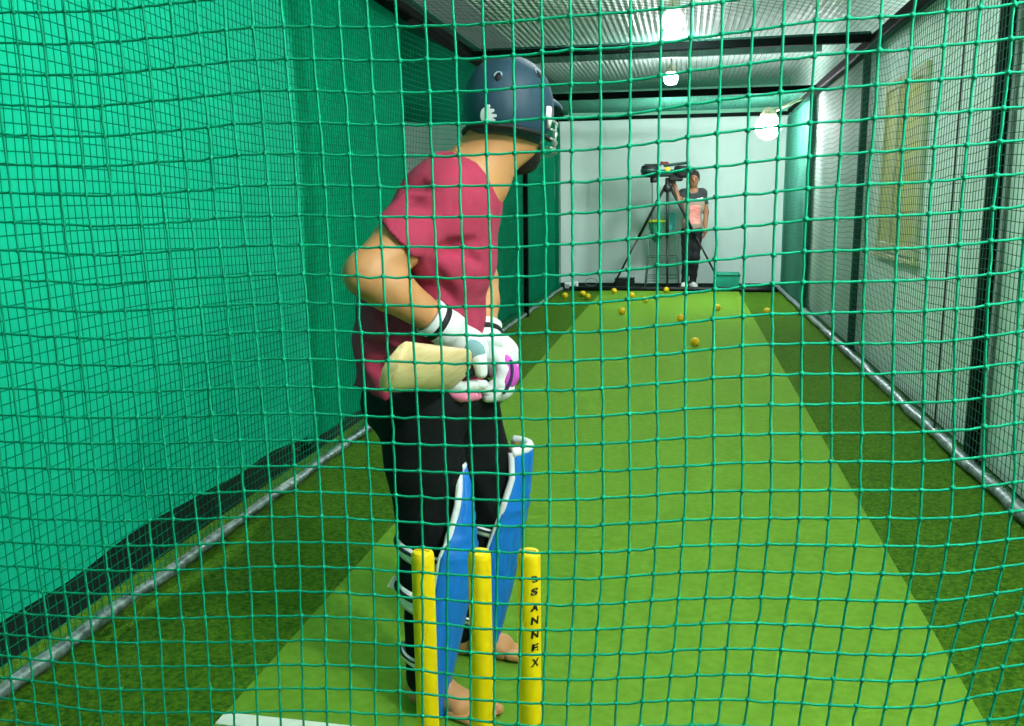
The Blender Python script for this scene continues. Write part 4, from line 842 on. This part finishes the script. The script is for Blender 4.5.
# white hand-like emblem on the back of the helmet
def emblem(c, sc, helm):
    pts = []
    for k in range(15):
        q = PI * 0.42 + PI * 1.16 * k / 14; pts.append((-0.5 + 4.4 * math.cos(q), 6.2 * math.sin(q)))
    fing = [(-7.0, 1.2), (-3.6, 4.4), (0.4, 6.2), (4.2, 5.2)]
    for (fy, fx) in fing: pts += [(fx - 3.2, fy - 1.5), (fx + 0.9, fy - 0.9), (fx + 0.9, fy + 0.9), (fx - 3.2, fy + 1.5)]
    V = [on_helmet(c[0] + x * sc, c[1] + y * sc, 0.001)[0] for x, y in pts]; n = len(V)
    V2 = [on_helmet(c[0] + x * sc, c[1] + y * sc, 0.004)[0] for x, y in pts]
    cc, c2 = on_helmet(c[0], c[1], 0.001)[0], on_helmet(c[0], c[1], 0.004)[0]
    b = MB(); b.add(V + V2 + [cc, c2], [(k, (k + 1) % n, 2 * n) for k in range(n)] + [(n + (k + 1) % n, n + k, 2 * n + 1) for k in range(n)] + [(k, n + k, n + (k + 1) % n, (k + 1) % n) for k in range(n)])
    tag(b.build('emblem', M_wh, helm, smooth=False), 'white hand-shaped emblem')
emblem((487.5, 115), 1.3, helm)
b = MB(); b.tube([A(537, 128, 2.19), A(537, 144, 2.21), A(529, 161, 2.24), A(514, 175, 2.27), A(503, 180, 2.31)], 0.009, 8); tag(b.build('chin_strap', M_blk, helm), 'black chin strap')
for (x, y) in ((498, 77), (538, 74)):
    P, nrm = on_helmet(x, y, -0.001); R = frame_from(nrm); b = MB(); b.ball(P, (0.005, 0.008, 0.011), 14, R); v_ = b.build('vent', M_blk, helm)
    b = MB(); b.tube([P + nrm * 0.004 + R[1] * 0.009 * math.cos(q) + R[2] * 0.012 * math.sin(q) for q in np.linspace(0, PI, 9)], 0.0022, 6); b.build('vent_rim', mat('grey rim', (130, 150, 165), 0.4), v_)
b = MB(); P, nrm = on_helmet(547, 112, 0.004); R = frame_from(nrm); b.box(P, (0.010, 0.022, 0.028), R, bev=0.004); b.tube([P, P + [0.0, 0.01, -0.02], P + [-0.003, 0.015, -0.035]], [0.006, 0.007, 0.005], 8); tag(b.build('strap_buckle', M_wh, helm), 'white buckle by the ear')

# ------------------------------------------------------------------ gloves on the bat handle
BT, BB = np.array([-0.520, 1.50, 1.012]), np.array([-0.474, 2.31, 0.868])
toe = A(390, 367, 1.54); BT = toe
BB = A(495, 371, 2.34)
bd = _n(BB - BT)                                    # from the toe up to the end of the handle
e1 = _n(np.cross(bd, [0, 0, 1.0])); e1 = e1 if e1[0] > 0 else -e1; e2 = np.cross(e1, bd); e2 = e2 if e2[2] > 0 else -e2
BL_ = np.linalg.norm(BB - BT)
def hx(t, a, r): return BT + bd * t + r * (math.cos(a) * e1 + math.sin(a) * e2)
def glove(tc, wr, a_back, sgn, lab):
    """fingers wrap the handle from the back of the hand at angle a_back round in direction sgn"""
    ctr = BT + bd * tc
    s = SDF(np.minimum(ctr, wr) - 0.14, np.maximum(ctr, wr) + 0.14, 0.005)
    pc = hx(tc, a_back, 0.052)
    s.d = s.rc(wr + (pc - wr) * 0.15, pc, 0.044, 0.050)
    s.u(s.el(pc, (0.045, 0.058, 0.052)), 0.03)
    st = (-0.045, -0.015, 0.015, 0.043)
    for k in range(4):
        aa = [a_back + sgn * q for q in (0.15, 0.75, 1.35, 2.0, 2.7, 3.3)]
        rr = (0.060, 0.062, 0.060, 0.056, 0.046, 0.040); rad = (0.020, 0.0205, 0.0195, 0.0185, 0.0165, 0.014)
        for i in range(5): s.u(s.rc(hx(tc + st[k] * 1.15, aa[i], rr[i]), hx(tc + st[k] * 1.1, aa[i + 1], rr[i + 1]), rad[i] * 1.0, rad[i + 1] * 0.93), 0.004)
    th = [hx(tc - 0.05, a_back - sgn * 0.5, 0.050), hx(tc - 0.066, a_back - sgn * 1.2, 0.044), hx(tc - 0.062, a_back - sgn * 2.0, 0.040)]
    s.u(s.rc(th[0], th[1], 0.022, 0.019), 0.012); s.u(s.rc(th[1], th[2], 0.019, 0.016), 0.006)
    g = s.mesh('batting_glove', M_wh, man); tag(g, lab)
    return g, st
def pads_on(g, tc, st, a_back, sgn, m, q0, q1, nm='finger_pad', ks=(0, 1, 2, 3), r=0.071):
    for k in ks:
        b = MB(); b.tube([hx(tc + st[k] * 1.13, a_back + sgn * q, r + 0.004 * math.sin(PI * i / 6)) for i, q in enumerate(np.linspace(q0, q1, 7))], [0.008, 0.0135, 0.0145, 0.0145, 0.0145, 0.0135, 0.008], 10)
        b.build(nm, m, g)
def cuff(wr, el, g, r=0.045):
    d = _n(el - wr); c = wr + d * -0.012
    b = MB(); b.lathe(c, [(r * 1.02, -0.02), (r * 1.05, 0.0), (r * 1.0, 0.03), (r * 1.06, 0.055), (r * 0.92, 0.058), (r * 0.9, -0.01)], 26, axis=d); cf = b.build('cuff', M_wh, g)
    b = MB(); b.lathe(c, [(r * 1.04, 0.022), (r * 1.08, 0.024), (r * 1.08, 0.036), (r * 1.04, 0.038)], 26, axis=d, cap=False); tag(b.build('wrist_strap', M_blk, cf), 'black wrist strap')
tR, tL = BL_ - 0.235, BL_ - 0.10
gR, st = glove(tR, wrR, math.radians(108), 1, 'white glove with pink finger pads, on the hand nearer the camera')
pads_on(gR, tR, st, math.radians(108), 1, M_pink, 1.9, 3.0, r=0.064)
cuff(wrR, elR, gR)
gL, st = glove(tL, wrL, math.radians(48), -1, 'white glove with a magenta panel, on the hand farther from the camera')
pads_on(gL, tL, st, math.radians(48), -1, M_mag, 0.2, 1.45, ks=(0, 1, 2))
pads_on(gL, tL, st, math.radians(48), -1, M_wh, 1.35, 2.3)
cuff(wrL, elL, gL)
b = MB(); c = A(474, 350, 2.045); b.ball(c, (0.030, 0.016, 0.024), 14, frame_from((0.75, 0.1, -0.65))); tag(b.build('palm_gusset', M_grey, gL), 'blue grey mesh gusset')
b = MB(); b.tube([hx(tL - 0.062, a, 0.086) for a in np.linspace(math.radians(20), math.radians(-42), 8)], 0.0045, 6); tag(b.build('piping', mat('dark purple piping', (60, 44, 96), 0.6), gL), 'dark piping')

# ------------------------------------------------------------------ cricket bat
t = thing('cricket_bat', BT - [0, 0, 0.06], 'pale wooden cricket bat gripped by the batsman and pointing back at the stumps', 'bat')
ca = math.radians(27)
wv = _n(math.cos(ca) * e2 + math.sin(ca) * e1); tv = np.cross(bd, wv)       # blade width / thickness directions
BLEN = BL_ - 0.30
b = MB(); rings = []; NB = 30; prof = 20
for i in range(NB + 1):
    u_ = i / NB; L0 = u_ * BLEN
    w_ = 0.054 * (min(1, (u_ / 0.05)) ** 0.35 if u_ < 0.05 else 1) * (1 if u_ < 0.88 else max(0.30, math.sqrt(max(0.0, 1 - ((u_ - 0.88) / 0.125) ** 2))))
    w_ = max(w_, 0.018); th_ = 0.012 + 0.020 * math.sin(PI * min(1, u_ * 0.9 + 0.12)) ** 1.5
    ring = []
    for k in range(prof):
        q = 2 * PI * k / prof; cx_, sy_ = math.cos(q), math.sin(q)
        px_ = w_ * math.copysign(abs(cx_) ** 0.6, cx_); py_ = (th_ * math.copysign(abs(sy_) ** 0.9, sy_) * (1 - 0.45 * abs(cx_)) if sy_ > 0 else -0.012 * abs(sy_) ** 0.4)
        ring.append(BT + bd * L0 + wv * px_ + tv * py_)
    rings += ring
fs = [(i * prof + k, i * prof + (k + 1) % prof, (i + 1) * prof + (k + 1) % prof, (i + 1) * prof + k) for i in range(NB) for k in range(prof)] + [tuple(range(prof))[::-1], tuple(NB * prof + k for k in range(prof))]
b.add(rings, fs); autosmooth(b.build('blade', M_bat, t), 50)
b = MB(); b.tube([BT + bd * (BLEN - 0.06), BT + bd * (BLEN + 0.03)], [0.012, 0.0165], 16); b.tube([BT + bd * (BLEN + 0.02 + 0.28 * q) for q in np.linspace(0, 1, 12)], [0.0175 + 0.0008 * (k % 2) for k in range(11)] + [0.019], 16); b.build('handle', M_grip, t)

# ------------------------------------------------------------------ leg pads
def lerp_tab(tab, y):
    for (a, b_) in zip(tab[:-1], tab[1:]):
        if a[0] <= y <= b_[0]:
            t_ = (y - a[0]) / (b_[0] - a[0]); return [p + (q - p) * t_ for p, q in zip(a[1:], b_[1:])]
    return list(tab[0][1:] if y < tab[0][0] else tab[-1][1:])
def leg_pad(tab, y0, y1, Yd0, Yd1, yaw, lab, leg, straps):
    """tab: height mark -> axis, radius, half-angle (deg), measured down the pad"""
    F_ = np.array([math.cos(yaw), math.sin(yaw), 0]); S_ = np.array([-F_[1], F_[0], 0])
    NU, NT = 36, 56; th0 = 0.026
    def frame(t):
        y = y0 + (y1 - y0) * t; ax, r, ha = lerp_tab(tab, y); Yd = Yd0 + (Yd1 - Yd0) * t
        return at(ax, y, Yd), r, math.radians(ha)
    def pt(u, t, out):
        c, r, ha = frame(t); q = ha * u
        if out:
            edge = (1 - abs(u) ** 6); canes = 0.0045 * abs(math.cos(PI * 3.5 * u)) * edge
            if 0.17 < t < 0.36: canes = 0.005 * abs(math.sin(PI * 3 * (t - 0.17) / 0.19)) * edge
            rr = r + canes
        else: rr = r - th0 * (0.55 + 0.45 * (1 - abs(u) ** 4))
        return c + rr * (math.cos(q) * F_ + math.sin(q) * S_)
    b = MB(); nv = NT + 1
    vo = [pt(-1 + 2 * i / NU, j / NT, True) for i in range(NU + 1) for j in range(nv)]
    vi = [pt(-1 + 2 * i / NU, j / NT, False) for i in range(NU + 1) for j in range(nv)]
    n = len(vo); fs = []; mi = []
    for i in range(NU):
        for j in range(NT):
            a, c = i * nv + j, (i + 1) * nv + j
            fs.append((a, a + 1, c + 1, c)); mi.append(0); fs.append((n + a, n + c, n + c + 1, n + a + 1)); mi.append(1)
    for i in range(NU):
        for j in (0, NT): a, c = i * nv + j, (i + 1) * nv + j; fs.append((a, c, n + c, n + a) if j == 0 else (a, n + a, n + c, c)); mi.append(0)
    for j in range(NT):
        for i in (0, NU): a = i * nv + j; fs.append((a, n + a, n + a + 1, a + 1) if i == 0 else (a, a + 1, n + a + 1, n + a)); mi.append(0)
    b.v = [tuple(p) for p in vo + vi]; b.f = fs; b.mi = mi
    pad = b.build('leg_pad', [M_pad, M_padin], man); tag(pad, lab)
    for u in (-1, 1):
        b = MB(); b.tube([pt(u, t, True) * 0.5 + pt(u, t, False) * 0.5 for t in np.linspace(0, 0.97, 44)], [0.010 if k < 12 else 0.007 for k in range(44)], 8); tag(b.build('edge_roll', M_wh, pad), 'white edge roll')
    b = MB(); b.tube([pt(u, 0.0, True) * 0.6 + pt(u, 0.0, False) * 0.4 for u in np.linspace(-1, 1, 24)], 0.014, 8); tag(b.build('top_roll', M_wh, pad), 'white rolled top edge')
    for (tq, h_, rad, tail, sag) in straps:
        a_, k_ = leg
        c = None
        for q in np.linspace(0, 1, 41):
            p_ = a_ + (k_ - a_) * q
            if c is None or abs(p_[2] - tq) < abs(c[2] - tq): c = p_
        b = MB(); 
        def sp(u, v):
            q = PI * 0.30 + PI * 1.4 * u
            w_ = rad + 0.004 * math.sin(PI * v); dz = -sag * math.sin(PI * u) - 0.30 * rad * (1 + math.cos(q))
            return c + [-0.004, 0, 0] + w_ * (math.cos(q) * F_ + math.sin(q) * S_) + np.array([0, 0, (v - 0.5) * h_ + dz])
        b.grid(sp, 30, 4); so = b.build('strap', M_wh, pad); so.modifiers.new('t', 'SOLIDIFY').thickness = 0.004; tag(so, 'white strap round the calf')
        b = MB(); b.tube([sp(u, 0.72) + (sp(u, 0.72) - c) * [1, 1, 0] * 0.03 for u in np.linspace(0, 1, 26)], 0.0036 * (h_ / 0.03), 6); tag(b.build('strap_band', M_blk, so), 'black band on the strap')
        if tail:
            p0 = sp(0.50, 0.5); b = MB(); d_ = _n((p0 - c) * [1, 1, 0]); b.box(p0 + d_ * 0.008 + [0, 0, 0.012], (0.024, 0.005, h_ * 0.6), frame_from(_n(np.array([-0.75, -0.35, 0.55]))), bev=0.002); b.build('strap_tail', M_wh, so, smooth=False)
    return pad
padR = [(466, 451, 0.036, 40), (480, 449, 0.050, 46), (500, 447, 0.065, 56), (545, 440, 0.094, 82), (590, 434, 0.093, 84), (640, 426, 0.086, 80), (675, 421, 0.078, 70), (704, 418, 0.070, 62)]
leg_pad(padR, 466, 711, 2.07, 1.98, math.radians(8), 'near blue leg pad, on the leg closer to the stumps', (ankR, kneeR), ((0.445, 0.040, 0.078, False, 0.0), (0.328, 0.058, 0.072, True, 0.0), (0.168, 0.026, 0.060, False, 0.0)))
padL = [(446, 505, 0.076, 72), (456, 502, 0.084, 66), (470, 496, 0.098, 57), (500, 492, 0.105, 70), (545, 487, 0.095, 88), (590, 481, 0.085, 88), (620, 477, 0.074, 80), (648, 473, 0.066, 66)]
pl_ = leg_pad(padL, 446, 657, 2.33, 2.28, math.radians(8), 'far blue leg pad with the tall white top, on the leg nearer the bowler', (ankL, kneeL), ((0.44, 0.026, 0.078, False, 0.0), (0.30, 0.030, 0.078, False, 0.01), (0.17, 0.022, 0.070, False, 0.0)))
b = MB(); b.ball(A(507, 455, 2.33), (0.016, 0.03, 0.022), 12); tag(b.build('knee_cushion', M_padin, pl_), 'yellow knee cushion')
vs = SC.view_settings; vs.view_transform = 'Standard'; vs.look = 'None'; vs.gamma = 1.0; vs.use_curve_mapping = False; vs.exposure = 0.0
